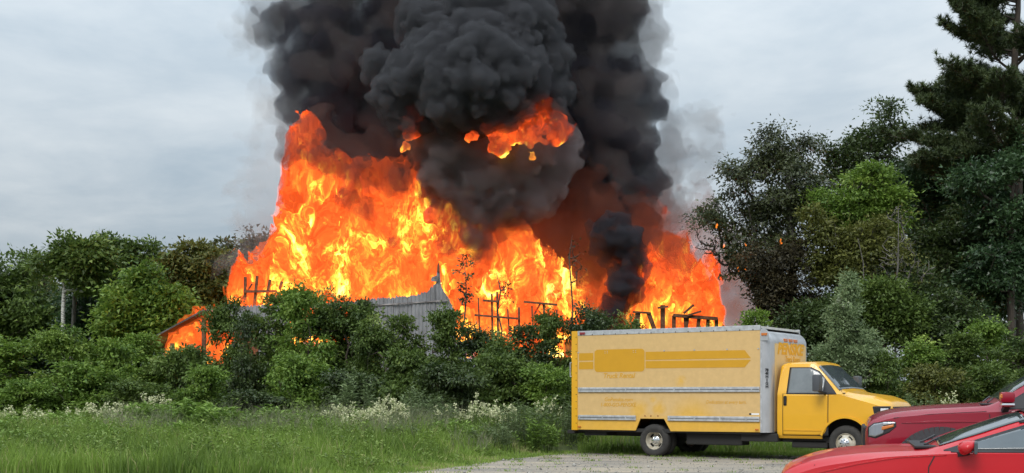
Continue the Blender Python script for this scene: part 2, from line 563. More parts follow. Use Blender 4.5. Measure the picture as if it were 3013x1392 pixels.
def tree(name, label, cat, base, top, lobes, n_clumps, per, size, lmat, bmat, r_base, seed, cr=0.5, aspect=0.5, shell=0.45,
         group=None, stems=1, spread=0.0, flat=0.55, up=0.6, droop=0.2, twigs=0.0, crown='crown', trunk='trunk', gap=0.0, bend=0.15, branch_frac=1.0, twig=0.012):
    rng = np.random.default_rng(seed)
    cr, per, size, flat, n_clumps = cr * 0.95, per * 1.5, size * 0.74, flat * 0.9, int(n_clumps * 1.15)
    base = np.array(base, float)
    o = empty(name, base)
    tag(o, label, cat, group)
    cl, d, k = sample_lobes(lobes, n_clumps, rng, shell)
    if gap > 0:                                           # thin out by a smooth field: holes in the crown
        f = np.sin(cl[:, 0] * 2.1 + seed) + np.sin(cl[:, 2] * 2.6 + seed * 1.7) + np.sin(cl[:, 1] * 2.3 + seed * 0.6) + rng.normal(0, 0.5, len(cl))
        keep = f > np.quantile(f, gap); cl, d, k = cl[keep], d[keep], k[keep]
    ph = rng.uniform(0, 6.28, 6)                          # push the boughs in and out so that no outline stays round
    amp = 0.34 * min(1.6, np.mean([l[1][0] for l in lobes]))
    cl = cl + amp * np.stack([np.sin(cl[:, 2] * 2.4 + ph[0]) + .6 * np.sin(cl[:, 1] * 3.9 + ph[1]), np.sin(cl[:, 0] * 2.2 + ph[2]), .8 * np.sin(cl[:, 0] * 3.1 + ph[3]) + .5 * np.sin(cl[:, 0] * 6.0 + cl[:, 1] * 2 + ph[4])], -1)
    cl[:, 2] = np.maximum(cl[:, 2], base[2] + 0.12)
    sk = cl[rng.uniform(size=len(cl)) < branch_frac * .55]
    segs = grow(base - np.array([0, 0, 0.1]), top, sk, r_base, rng, stems=stems, spread=spread, bend=bend, twig=twig)
    tv, tf = tubes(segs, 4)
    np_obj(trunk, tv - base, tf, bmat, o, smooth=True)
    pos, ax, nr, L, W, ti = spray(cl, d, k, cr, per, rng, size, aspect, up, flat, droop)
    ok = pos[:, 2] > base[2] + 0.03
    v, f = leaf_arrays_far(pos[ok], ax[ok], nr[ok], L[ok], W[ok])
    np_obj(crown, v - base, f, lmat, o, attrs={'tint': ti[ok]})
    return o


def px_lobes(spec, Y):
    """(px, py, rx_px, rz_px[, dY[, ry_m]]) -> world lobes"""
    out = []
    for s in spec:
        px, py, rx, rz = s[:4]
        dY = s[4] if len(s) > 4 else 0.0
        ry = s[5] if len(s) > 5 else M((rx + rz) / 2, Y)
        out.append((P(px, py, Y + dY), (M(rx, Y), ry, M(rz, Y))))
    return out


def base_at(px, Y, dy=0.0):
    x = (px - CX) / FPX * Y
    return np.array([x, Y, float(ground_z(x, Y)) + dy])


LM = {
    'mid': leaf_mat('leaf_mid_green', (0.045, 0.08, 0.018), (0.15, 0.22, 0.045), tipcol=(0.24, 0.31, 0.08)),
    'bright': leaf_mat('leaf_bright_green', (0.075, 0.145, 0.022), (0.22, 0.33, 0.055), tipcol=(0.33, 0.43, 0.09)),
    'lime': leaf_mat('leaf_lime_green', (0.075, 0.14, 0.02), (0.24, 0.34, 0.06), tipcol=(0.38, 0.45, 0.12)),
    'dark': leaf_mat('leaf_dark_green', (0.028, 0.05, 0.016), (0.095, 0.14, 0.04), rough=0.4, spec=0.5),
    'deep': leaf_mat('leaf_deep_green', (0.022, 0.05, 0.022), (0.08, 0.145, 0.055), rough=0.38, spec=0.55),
    'olive': leaf_mat('leaf_olive', (0.055, 0.07, 0.018), (0.2, 0.21, 0.05)),
    'scorched': leaf_mat('leaf_scorched', (0.028, 0.026, 0.016), (0.095, 0.078, 0.036), tipcol=(0.12, 0.07, 0.03)),
    'birch': leaf_mat('leaf_birch_dull', (0.028, 0.04, 0.018), (0.105, 0.125, 0.05), rough=0.4, spec=0.6),
    'silver': leaf_mat('leaf_silver_green', (0.1, 0.15, 0.06), (0.31, 0.4, 0.2), rough=0.55, tipcol=(0.45, 0.5, 0.36)),
    'pine': leaf_mat('pine_needle', (0.026, 0.045, 0.02), (0.1, 0.135, 0.048), rough=0.45, transl=0.1),
}
# ------------------------------------------------------------------ woods behind on the left
G1 = 'broadleaf trees of the wood behind the shed'
YL = 68.0
tree('maple_tree', 'dark leafy tree cut by the photo edge at the far end of the wood', 'tree', base_at(20, YL + 2), P(40, 800, YL + 2),
     px_lobes([(40, 850, 80, 90), (-30, 880, 110, 120), (90, 930, 80, 80), (30, 970, 120, 70), (-60, 990, 90, 90)], YL + 2), 420, 34, 0.34, LM['mid'], bark, 0.18, 101, cr=0.75, group=G1)
tree('ash_sapling', 'thin airy tree with sparse twigs showing above the dark wood', 'tree', base_at(128, YL + 8), P(128, 780, YL + 8),
     px_lobes([(128, 790, 42, 34), (110, 830, 50, 40), (150, 850, 50, 50)], YL + 8), 90, 9, 0.28, LM['olive'], bark, 0.12, 102, cr=0.6, group=G1)
tree('paper_birch', 'tall white barked birch with a rounded dark crown', 'tree', base_at(186, YL - 7), P(186, 735, YL - 7),
     px_lobes([(215, 745, 75, 50), (150, 790, 70, 55), (255, 800, 60, 55), (200, 800, 80, 50), (120, 840, 45, 30), (265, 745, 45, 40)], YL - 7), 300, 27, 0.33, LM['mid'], bark_birch, 0.10, 103, cr=0.65, gap=0.2, group=G1, bend=0.05)
tree('paper_birch', 'slim grey barked birch just beside the white barked one', 'tree', base_at(203, YL - 5), P(225, 760, YL - 5),
     px_lobes([(240, 770, 60, 45), (280, 800, 45, 60), (290, 740, 40, 35), (255, 840, 50, 40)], YL - 5), 150, 24, 0.33, LM['mid'], bark_grey, 0.12, 104, cr=0.65, gap=0.25, group=G1, bend=0.05)
tree('locust_tree', 'tall rounded tree with open lacy crown and sky showing through', 'tree', base_at(375, YL + 4), P(380, 730, YL + 4),
     px_lobes([(340, 745, 50, 48), (400, 740, 65, 45), (450, 775, 50, 50), (370, 800, 80, 55), (450, 830, 55, 50), (330, 830, 60, 60), (480, 800, 25, 40)], YL + 4), 330, 24, 0.33, LM['mid'], bark, 0.17, 105, cr=0.6, gap=0.3, group=G1)
tree('maple_tree', 'bright green bushy tree standing in front of the lacy crowned tree', 'tree', base_at(430, YL - 9), P(440, 860, YL - 9),
     px_lobes([(440, 850, 75, 55), (390, 900, 70, 60), (470, 910, 80, 60), (420, 970, 90, 70), (350, 960, 60, 60), (500, 980, 70, 60), (500, 868, 45, 30), (375, 862, 35, 26), (455, 815, 40, 28)], YL - 9), 420, 34, 0.31, LM['bright'], bark, 0.16, 106, cr=0.65, group=G1)
tree('maple_tree', 'olive tinged tree beside the flames with browned top', 'tree', base_at(580, YL - 6), P(580, 760, YL - 6),
     px_lobes([(560, 770, 60, 50), (620, 760, 45, 45), (530, 830, 60, 60), (610, 840, 75, 70), (560, 910, 90, 70), (640, 920, 60, 60), (500, 900, 40, 60)], YL - 6), 430, 32, 0.32, LM['olive'], bark, 0.17, 107, cr=0.65, group=G1)
tree('smoky_tree', 'dull tree veiled by drifting smoke just left of the flames', 'tree', base_at(720, YL + 4), P(730, 730, YL + 4),
     px_lobes([(735, 730, 45, 40), (700, 790, 60, 60), (770, 780, 60, 60), (700, 860, 80, 70), (800, 740, 40, 40), (790, 860, 80, 80)], YL + 4), 300, 30, 0.34, LM['scorched'], bark, 0.16, 108, cr=0.65, group=G1)
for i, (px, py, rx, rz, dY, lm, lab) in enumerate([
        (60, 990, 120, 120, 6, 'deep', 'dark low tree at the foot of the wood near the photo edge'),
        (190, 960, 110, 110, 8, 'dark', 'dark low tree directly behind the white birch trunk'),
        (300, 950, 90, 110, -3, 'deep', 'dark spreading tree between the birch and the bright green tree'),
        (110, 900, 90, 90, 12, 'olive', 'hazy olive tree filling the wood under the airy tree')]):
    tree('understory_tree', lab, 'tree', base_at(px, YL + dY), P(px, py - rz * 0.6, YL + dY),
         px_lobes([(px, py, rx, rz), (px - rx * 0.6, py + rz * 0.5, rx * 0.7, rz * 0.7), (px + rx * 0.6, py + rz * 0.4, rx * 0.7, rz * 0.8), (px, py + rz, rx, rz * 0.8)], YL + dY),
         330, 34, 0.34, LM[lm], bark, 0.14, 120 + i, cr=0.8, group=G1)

# ------------------------------------------------------------------ trees on the right
G2 = 'trees of the wood beside the truck'
YR = 46.0
tree('birch_tree', 'scorched birch leaning over the fire with dull wilted leaves', 'tree', base_at(2330, YR), P(2240, 520, YR),
     px_lobes([(2150, 530, 55, 80), (2200, 640, 75, 80), (2270, 500, 60, 90), (2290, 430, 35, 45), (2330, 520, 60, 90), (2300, 640, 95, 90), (2230, 740, 90, 80), (2130, 680, 50, 55), (2090, 650, 40, 40), (2370, 440, 45, 50), (2370, 600, 70, 90), (2160, 760, 60, 50)], YR),
     620, 32, 0.17, LM['birch'], bark_grey, 0.17, 201, cr=0.42, gap=0.12, stems=3, spread=0.5, group=G2, droop=0.6)
tree('birch_tree', 'browned charred birch foliage hanging low beside the flames', 'tree', base_at(2330, YR - 1.5), P(2290, 780, YR - 1.5),
     px_lobes([(2250, 830, 75, 70), (2320, 780, 80, 80), (2280, 900, 70, 60), (2340, 880, 80, 80), (2220, 770, 40, 40), (2370, 960, 90, 60)], YR - 1.5),
     420, 34, 0.16, LM['scorched'], bark, 0.12, 202, cr=0.42, group=G2, droop=0.5, stems=2, spread=0.3)
tree('bare_tree', 'bare scorched branches reaching into the smoke beside the fire', 'tree', base_at(2300, YR + 1), P(2210, 760, YR + 1),
     px_lobes([(2090, 640, 70, 25), (2050, 650, 40, 25), (2100, 700, 60, 40), (2140, 740, 60, 50), (2170, 800, 50, 40)], YR + 1),
     120, 3, 0.12, LM['scorched'], bark, 0.10, 203, cr=0.25, group=G2, twig=0.032, branch_frac=1.6)
tree('elm_tree', 'tall dark tree with feathery peak rising above the wood', 'tree', base_at(2560, YR + 6), P(2575, 350, YR + 6),
     px_lobes([(2590, 360, 45, 45), (2560, 410, 60, 50), (2620, 420, 45, 50), (2480, 470, 60, 55), (2560, 480, 80, 60), (2640, 490, 60, 55), (2440, 540, 70, 70), (2540, 580, 110, 80), (2660, 580, 90, 90)], YR + 6),
     520, 30, 0.2, LM['dark'], bark, 0.2, 204, cr=0.5, gap=0.18, group=G2)
tree('locust_tree', 'yellow green feathery tree in the middle of the dark wood', 'tree', base_at(2510, YR - 1), P(2530, 560, YR - 1),
     px_lobes([(2560, 540, 60, 45), (2620, 590, 50, 40), (2540, 610, 75, 50), (2590, 650, 60, 40), (2480, 640, 60, 60), (2430, 600, 50, 60)], YR - 1),
     320, 34, 0.19, LM['bright'], bark_grey, 0.14, 205, cr=0.42, group=G2, flat=0.35)
tree('locust_tree', 'olive brown tree below the yellow green one', 'tree', base_at(2470, YR - 2), P(2460, 660, YR - 2),
     px_lobes([(2420, 700, 70, 70), (2490, 730, 80, 70), (2440, 790, 80, 60), (2540, 800, 70, 70), (2580, 720, 60, 60)], YR - 2),
     360, 32, 0.18, LM['olive'], bark_grey, 0.12, 206, cr=0.42, group=G2)
tree('bare_sapling', 'bare grey dead sapling standing among the dark leaves', 'tree', base_at(2625, YR - 4), P(2635, 620, YR - 4),
     px_lobes([(2635, 650, 40, 50), (2660, 740, 50, 70), (2620, 790, 50, 60), (2690, 800, 40, 50)], YR - 4),
     130, 2, 0.14, LM['olive'], bark_grey, 0.04, 207, twig=0.028, branch_frac=1.4, cr=0.25, group=G2, stems=3, spread=0.25)
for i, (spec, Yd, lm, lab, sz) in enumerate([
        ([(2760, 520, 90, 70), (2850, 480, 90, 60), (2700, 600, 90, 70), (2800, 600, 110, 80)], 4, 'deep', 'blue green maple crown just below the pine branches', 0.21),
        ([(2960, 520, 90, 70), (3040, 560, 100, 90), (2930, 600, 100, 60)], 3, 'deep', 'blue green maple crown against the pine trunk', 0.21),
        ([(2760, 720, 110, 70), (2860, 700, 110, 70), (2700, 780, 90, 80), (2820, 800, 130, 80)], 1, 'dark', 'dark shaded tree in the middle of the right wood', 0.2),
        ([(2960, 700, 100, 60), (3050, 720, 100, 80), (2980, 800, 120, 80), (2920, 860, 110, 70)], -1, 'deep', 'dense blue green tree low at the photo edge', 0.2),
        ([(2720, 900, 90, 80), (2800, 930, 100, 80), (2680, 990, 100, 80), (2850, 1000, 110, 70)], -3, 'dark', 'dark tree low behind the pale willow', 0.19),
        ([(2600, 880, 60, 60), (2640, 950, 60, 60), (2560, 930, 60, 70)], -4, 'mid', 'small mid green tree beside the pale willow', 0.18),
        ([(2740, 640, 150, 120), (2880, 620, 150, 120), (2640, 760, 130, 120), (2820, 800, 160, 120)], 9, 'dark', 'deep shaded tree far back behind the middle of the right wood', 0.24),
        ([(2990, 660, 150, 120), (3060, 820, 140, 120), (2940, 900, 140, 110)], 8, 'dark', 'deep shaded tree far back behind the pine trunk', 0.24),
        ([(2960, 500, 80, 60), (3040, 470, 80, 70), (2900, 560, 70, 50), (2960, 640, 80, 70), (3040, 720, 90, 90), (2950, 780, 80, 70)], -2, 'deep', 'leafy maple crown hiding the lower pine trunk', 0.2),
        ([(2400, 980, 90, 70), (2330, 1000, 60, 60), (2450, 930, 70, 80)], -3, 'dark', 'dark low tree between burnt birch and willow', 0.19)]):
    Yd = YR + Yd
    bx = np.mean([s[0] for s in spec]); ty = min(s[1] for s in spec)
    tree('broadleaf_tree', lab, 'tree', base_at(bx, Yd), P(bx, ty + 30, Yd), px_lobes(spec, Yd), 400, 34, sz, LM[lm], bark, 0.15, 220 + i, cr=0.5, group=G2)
tree('willow_shrub', 'pale silvery green pointed willow standing behind the truck cab', 'tree', base_at(2500, 36.5), P(2480, 820, 36.5),
     px_lobes([(2482, 835, 15, 45), (2488, 890, 30, 55), (2500, 950, 48, 60), (2518, 1020, 68, 70), (2535, 1090, 80, 70), (2445, 1060, 40, 60)], 36.5),
     480, 44, 0.13, LM['silver'], bark_grey, 0.06, 240, cr=0.2, aspect=0.42, stems=3, spread=0.12, flat=0.8, up=0.3)


# ------------------------------------------------------------------ the tall white pine
def pine(name, label, base, topz, seed, spec):
    """spec: (z, length, azimuth, rise) branches"""
    rng = np.random.default_rng(seed)
    base = np.array(base, float)
    o = empty(name, base); tag(o, label, 'tree')
    H = topz - base[2]
    segs = []
    k = 14
    tp = [base + np.array([0.10 * math.sin(i * 1.3), 0.08 * math.cos(i), H * i / k]) for i in range(k + 1)]
    for i in range(k):
        segs.append((tp[i], 0.30 * (1 - i / k * 0.93), tp[i + 1], 0.30 * (1 - (i + 1) / k * 0.93)))
    tuft_p, tuft_d = [], []
    for (z, ln, az, rise) in spec:
        t = (z - base[2]) / H
        p = base + np.array([0, 0, z - base[2]])
        d = np.array([math.cos(az), math.sin(az), rise])
        n = 9
        pts = [p]
        for i in range(n):
            d = d + np.array([rng.normal(0, .07), rng.normal(0, .07), 0.035 + rng.normal(0, .05)])
            d = d / np.linalg.norm(d)
            pts.append(pts[-1] + d * ln / n)
        for i in range(n):
            segs.append((pts[i], 0.075 * (ln / 5) * (1 - i / n * 0.85), pts[i + 1], 0.075 * (ln / 5) * (1 - (i + 1) / n * 0.85)))
        for i in range(3, n + 1):                        # side branchlets, flat sprays
            for s in (-1, 1):
                for q in range(5):
                    sl = ln * 0.26 * (1.25 - i / n) * rng.uniform(0.6, 1.3) + 0.25
                    sd = np.array([-d[1] * s, d[0] * s, 0]) * rng.uniform(0.4, 1.0) + d * rng.uniform(0.3, 0.9) + np.array([0, 0, rng.uniform(0.0, 0.35)])
                    sd = sd / np.linalg.norm(sd)
                    a = pts[i] - d * rng.uniform(0, ln / n) * (i > 0)
                    b = a + sd * sl
                    segs.append((a, 0.016, b, 0.008))
                    m = max(3, int(sl / 0.13))
                    for w in range(m):
                        f = 0.25 + 0.78 * w / (m - 1)
                        tuft_p.append(a + sd * sl * f + rng.normal(0, 0.05, 3)); tuft_d.append(sd + np.array([0, 0, 0.45]) + rng.normal(0, 0.15, 3))
    tv, tf = tubes(segs, 6)
    np_obj('trunk', tv - base, tf, bark, o, smooth=True)
    tp_, td_ = np.array(tuft_p), unit(np.array(tuft_d))
    per = 24
    pos = np.repeat(tp_, per, 0); dd = np.repeat(td_, per, 0)
    ax = dd * 0.55 + rng.normal(0, 0.55, pos.shape)
    L = rng.uniform(0.14, 0.27, len(pos)); W = np.full(len(pos), 0.032)
    nr = rng.normal(size=pos.shape)
    v, f = leaf_arrays_quad(pos, ax, nr, L, W)
    ti = np.clip(np.repeat(rng.normal(0.5, 0.18, len(tp_)), per) + rng.normal(0, .1, len(pos)), 0, 1)
    np_obj('crown', v - base, f, LM['pine'], o, attrs={'tint': ti})
    return o


YP = 47.0
pb = base_at(2990, YP)
zz = lambda py: P(0, py, YP)[2]
rp = np.random.default_rng(77)
spec = [(zz(215), M(255, YP) * 1.05, math.pi * 1.0, 0.42), (zz(330), M(270, YP), math.pi * 0.97, 0.08), (zz(300), M(230, YP), math.pi * 1.06, 0.22),
        (zz(370), M(260, YP), math.pi * 1.03, 0.02), (zz(430), M(250, YP), math.pi * 0.95, 0.05), (zz(120), M(200, YP), math.pi * 1.05, 0.3), (zz(60), M(190, YP), math.pi * 0.95, 0.35),
        (zz(0), M(200, YP), math.pi * 1.02, 0.35), (zz(-70), M(170, YP), math.pi * 1.0, 0.4), (zz(470), M(300, YP), math.pi * 1.05, -0.02)]
for i in range(64):
    z = rp.uniform(zz(560), zz(-420))
    t = (z - zz(560)) / (zz(-420) - zz(560))
    az = rp.uniform(0, 2 * math.pi)
    spec.append((z, (4.3 * (1 - t) + 0.9) * rp.uniform(0.7, 1.05), az, rp.uniform(0.05, 0.4)))
pine('white_pine', 'tall white pine with dark plumes of needles rising past the photo top', pb, zz(-450), 55, spec)
# ------------------------------------------------------------------ hedge of wild shrubs in front of the burning building
G3 = 'wild shrubs along the meadow edge'


def shrub_meshes(w, H, seed, gap, n=400, per=29, size=0.14):
    """stem and foliage meshes of one wild shrub about its foot, half width w, height H"""
    rng = np.random.default_rng(seed)
    lobes = []
    for k in range(12):
        t = rng.uniform(0.1, 1.0)
        ww = w * (1 - 0.5 * t ** 2)
        rz = H * rng.uniform(0.10, 0.2); rx = w * rng.uniform(0.24, 0.48)
        lobes.append((np.array([rng.uniform(-1, 1) * max(0.0, ww - rx * 0.6), rng.uniform(-0.5, 0.5) * w, max(rz, t * H - rz)]), (rx, rx * 0.9, rz)))
    lobes.append((np.array([rng.uniform(-.2, .2) * w, 0, H * 0.83]), (w * 0.4, w * 0.4, H * 0.17)))
    lobes.append((np.array([0, 0, H * 0.3]), (w * 0.9, w * 0.7, H * 0.3)))
    cl, d, k = sample_lobes(lobes, n, rng, 0.5)
    if gap > 0:
        f = np.sin(cl[:, 0] * 2.6 + seed) + np.sin(cl[:, 2] * 2.9 + seed * 1.7) + rng.normal(0, 0.5, len(cl))
        keep = f > np.quantile(f, gap); cl, d, k = cl[keep], d[keep], k[keep]
    cl[:, 2] = np.maximum(cl[:, 2], 0.12)
    segs = grow((0, 0, -.1), (0, 0, H * .7), cl[rng.uniform(size=len(cl)) < 0.5], 0.04, rng, stems=4, spread=0.3, bend=0.5)
    tv, tf = tubes(segs, 4)
    pos, ax, nr, L, W, ti = spray(cl, d, k, 0.26, per * 1.4, rng, size * .82, 0.55, 0.6, 0.42, 0.2)
    ok = pos[:, 2] > 0.03
    v, f = leaf_arrays(pos[ok], ax[ok], nr[ok], L[ok], W[ok])
    return np_mesh('shrub_stem', tv, tf, bark, True), np_mesh('shrub_foliage', v, f, LM['mid'], attrs={'tint': np.repeat(ti[ok], 2)})


KINDS = {'tall': [(1.25, 3.7)] * 4, 'low': [(1.25, 2.1)] * 4, 'thin': [(1.1, 3.6)] * 2}
SHRUB = {kd: [shrub_meshes(w, H, 700 + 10 * i + len(kd), .3 if kd == 'thin' else .05, n=(250 if kd == 'thin' else 420 if kd == 'tall' else 330)) for i, (w, H) in enumerate(v)] for kd, v in KINDS.items()}


def shrub(cx, top, hw, Y, lm, label, i, thin):
    rng = np.random.default_rng(4000 + i)
    b = base_at(cx, Y)
    H = P(cx, top, Y)[2] + 0.2 - b[2]; w = M(hw * 1.22, Y)
    kd = 'thin' if thin else ('tall' if H > 2.6 else 'low')
    q = i % len(KINDS[kd]); w0, H0 = KINDS[kd][q]
    o = empty('shrub', b, rng.uniform(0, 6.28)); tag(o, label, 'shrub', G3)
    o.scale = (w / w0, w / w0, H / H0)
    st, fo = SHRUB[kd][q]
    link('stem', st, o)
    f = link('foliage', fo, o)
    f.material_slots[0].link = 'OBJECT'; f.material_slots[0].material = LM[lm]
    return o


shrubs = [
    (35, 1010, 140, 35.5, 'bright', 'wide yellow green shrub at the left photo edge', 330, 30, .14, 0),
    (185, 965, 95, 35.0, 'lime', 'shrub topped by pale lime vine leaves below the birch trunk', 330, 22, .17, 0),
    (310, 1025, 105, 36.0, 'bright', 'rounded yellow green shrub right of the lime vine', 330, 30, .14, 0),
    (430, 1000, 95, 38.5, 'bright', 'green shrub just left of the burning shed roof', 300, 30, .14, 0),
    (545, 1030, 95, 36.5, 'mid', 'sumac shrub below the burning shed', 300, 26, .17, 0),
    (680, 880, 75, 40.0, 'mid', 'tall thin shrub beside the left end of the metal wall', 260, 24, .14, .1),
    (735, 940, 60, 38.0, 'dark', 'sparse twiggy shrub with pale wall showing through it', 150, 14, .13, .3),
    (810, 885, 85, 40.0, 'mid', 'leafy shrub below the charred upright poles', 300, 28, .14, .1),
    (900, 848, 95, 38.0, 'bright', 'tall vine covered shrub with flames glinting through it', 330, 30, .16, .12),
    (1015, 880, 95, 38.5, 'mid', 'tall shrub left of the bare metal wall with flames behind', 330, 30, .14, .12),
    (1100, 948, 80, 37.0, 'mid', 'shrub in front of the bare metal wall', 320, 30, .13, 0),
    (1190, 945, 75, 37.5, 'mid', 'lighter topped shrub below the metal wall seam', 300, 30, .13, 0),
    (1290, 912, 85, 37.0, 'mid', 'sumac shrub below the bent metal spike', 330, 30, .15, 0),
    (1385, 960, 75, 38.0, 'dark', 'dark shrub right of the bent metal spike', 300, 30, .13, .05),
    (1465, 1000, 80, 36.5, 'mid', 'shrub below the burning stud wall', 330, 30, .13, 0),
    (1550, 975, 80, 37.5, 'dark', 'dark green shrub right of the burning stud wall', 320, 30, .13, 0),
    (1630, 925, 75, 38.0, 'mid', 'tall shrub left of the truck with small glowing leaves', 320, 30, .13, 0),
    (1720, 900, 80, 38.0, 'dark', 'tall dark shrub behind the rear end of the truck box', 320, 30, .13, 0),
    (1840, 945, 75, 38.5, 'mid', 'shrub peeping over the truck roof under the black smoke column', 280, 28, .13, 0),
    (2230, 930, 75, 38.0, 'bright', 'small green shrub peeping over the front of the truck box', 260, 28, .13, 0),
    (2110, 975, 90, 39.0, 'mid', 'shrub behind the truck box under the right flames', 260, 28, .13, 0),
    (1960, 985, 90, 39.0, 'mid', 'low shrub hidden behind the middle of the truck box', 220, 26, .13, 0),
    (960, 872, 80, 39.0, 'mid', 'leafy shrub filling the gap between the two tall vine shrubs', 300, 28, .14, .1),
    (1078, 900, 60, 38.8, 'dark', 'narrow dark shrub at the left edge of the bare metal wall', 260, 28, .13, .1),
    # lower front row
    (60, 1135, 100, 33.0, 'bright', 'low dark shrub behind the white flowers at the left photo edge', 300, 28, .13, 0),
    (240, 1085, 120, 34.0, 'bright', 'low leafy shrub behind the tall white flower stand', 300, 28, .14, 0),
    (420, 1140, 90, 33.2, 'mid', 'low leafy shrub behind the milkweed patch', 300, 28, .14, 0),
    (590, 1095, 95, 34.2, 'bright', 'low sumac shrub with feathery leaves left of the pale wall', 260, 24, .16, 0),
    (740, 1165, 90, 33.4, 'dark', 'low dark twiggy shrub below the pale wall', 200, 18, .13, .15),
    (880, 1065, 105, 34.4, 'bright', 'low vine draped shrub in the middle of the thicket', 250, 24, .15, .1),
    (1040, 1110, 95, 33.6, 'dark', 'low dense dark shrub behind the large white flower bed', 330, 30, .13, 0),
    (1180, 1045, 110, 34.6, 'mid', 'low dense shrub right of the willowy weed', 330, 30, .13, 0),
    (1330, 1085, 95, 33.7, 'dark', 'low dense dark shrub below the sumac', 330, 30, .13, 0),
    (1480, 1060, 115, 34.6, 'mid', 'low dense shrub behind the white flower row', 330, 30, .13, 0),
    (1620, 1095, 90, 33.8, 'bright', 'low pale tipped shrub beside the truck box', 330, 30, .13, 0),
    (1740, 1080, 90, 34.5, 'dark', 'low dark shrub behind the truck rear corner', 300, 28, .13, 0),
    # right of the truck
    (2380, 1060, 80, 36.0, 'dark', 'dark shrub behind the truck windshield', 300, 30, .13, 0),
    (2610, 1060, 80, 36.0, 'mid', 'shrub beside the foot of the silvery willow', 320, 30, .14, 0),
    (2710, 1010, 95, 37.5, 'bright', 'yellow green shrub above the maroon pickup hood', 330, 30, .14, 0),
    (2820, 1000, 95, 38.5, 'mid', 'leafy shrub in the middle of the right thicket', 330, 30, .14, 0),
    (2920, 950, 95, 39.5, 'bright', 'pale leaved vine shrub high in the right thicket', 300, 24, .17, 0),
    (3010, 1000, 95, 38.0, 'mid', 'shrub cut by the photo edge above the pickup mirror', 320, 30, .14, 0),
    (2760, 1095, 90, 34.5, 'olive', 'low olive shrub just above the pickup hood', 300, 28, .13, 0),
    (2900, 1090, 100, 34.5, 'mid', 'low green shrub left of the pickup windshield pillar', 300, 28, .13, 0),
    (3010, 1100, 80, 35.0, 'mid', 'low shrub behind the pickup windshield', 260, 28, .13, 0),
]
for i, (cx, top, hw, Y, lm, lab, n, per, sz, gp) in enumerate(shrubs):
    shrub(cx, top, hw, Y, lm, lab, i, gp >= .3)
# a few leafy shoots standing out against the fire
for i, (px, top, bot, lab) in enumerate([(1360, 745, 960, 'thin scorched sapling standing in front of the flames beside the metal spike'),
                                        (880, 845, 900, 'leafy vine shoot standing up against the flames'),
                                        (1470, 800, 960, 'bare thin sapling stem in front of the burning stud wall'),
                                        (1690, 690, 900, 'bare curled scorched vine dangling in the orange smoke')]):
    Y = 40.0
    tree('sapling', lab, 'sapling', base_at(px, Y), P(px + (-8 if i % 2 else 8), top, Y),
         px_lobes([(px, top + 50, 14, 45, 0, .2), (px + 12, (top + bot) / 2, 18, (bot - top) * 0.4, 0, .25)], Y), [26, 34, 14, 20][i], [9, 16, 1, 1][i], 0.14,
         LM['dark' if i == 0 else 'mid'] if i < 2 else LM['scorched'], bark, 0.025, 480 + i, cr=0.16, crown='foliage', trunk='stem', bend=0.4)
# ------------------------------------------------------------------ the burning building
YB = 50.0
sheet_m = pmat('painted_sheet_metal', (0.33, 0.335, 0.35), 0.55, metal=0.0, col2=(0.17, 0.165, 0.17), vscale=1.6, stretch=(1, 1, .5))
scorch_m = pmat('scorched_sheet_metal', (0.42, 0.38, 0.37), 0.6, col2=(0.06, 0.05, 0.05), vscale=2.5)
char_m = pmat('charred_timber_fire_tint', (0.24, 0.10, 0.045), 0.9, col2=(0.08, 0.035, 0.02), vscale=6, bump=.5)  # charred wood, with the firelight's orange brown put into its colour
roof_m = pmat('sooty_roof_sheet', (0.035, 0.017, 0.02), 0.7, col2=(0.014, 0.01, 0.012), vscale=2, stretch=(1, 6, 1))

wall_top = [(600, 912), (660, 903), (740, 899), (830, 897), (930, 893), (1020, 890), (1090, 880), (1120, 876), (1150, 878), (1165, 871), (1200, 873), (1228, 868), (1243, 861), (1256, 863), (1268, 846), (1279, 838),
            (1284, 828), (1285, 800), (1287, 783), (1290, 774), (1293, 783), (1294, 810), (1297, 836), (1304, 852), (1312, 866), (1322, 878), (1332, 905), (1345, 930)]
wtx = np.array([p[0] for p in wall_top], float); wty = np.array([p[1] for p in wall_top], float)

bld = empty('burning_building', P(1100, 1260, YB) * np.array([1, 1, 0]))
tag(bld, 'burning metal sided building with torn pale wall and charred timber frame', 'building')
B0 = np.array(bld.location)


def px_m(px): return (px - CX) / FPX * YB


rj = np.random.default_rng(3)
edges = np.linspace(604, 1338, 13)


def sheet(px0, px1, top_fn, bot_z, name, mat, dy=0.0, jag=0.03):
    """one corrugated sheet of wall between two pixel columns"""
    x0, x1 = px_m(px0) - .03, px_m(px1) + .03
    n = max(4, int((x1 - x0) / 0.03))
    xs = np.linspace(x0, x1, n)
    ph = (xs / 0.16) % 1.0
    dep = np.where(ph < .5, 0.0, .022) + dy
    pxs = xs / YB * FPX + CX
    zt = np.array([P(0, top_fn(p), YB)[2] for p in pxs]) + rj.normal(0, jag, n)
    zb = np.full(n, bot_z) if np.isscalar(bot_z) else np.array([P(0, bot_z(p), YB)[2] for p in pxs])
    v, f = [], []
    for th in (0.0, 0.012):
        for x, d, a, b in zip(xs, dep, zb, zt):
            v += [(x, YB + d + th, a), (x, YB + d + th, b)]
    for i in range(n - 1):
        a = 2 * i
        f += [[a, a + 2, a + 3, a + 1]]
        q = 2 * n + a
        f += [[q + 2, q, q + 1, q + 3]]
        f += [[a + 1, a + 3, q + 3, q + 1]]
    return np_obj(name, np.array(v) - B0, f, mat, bld)


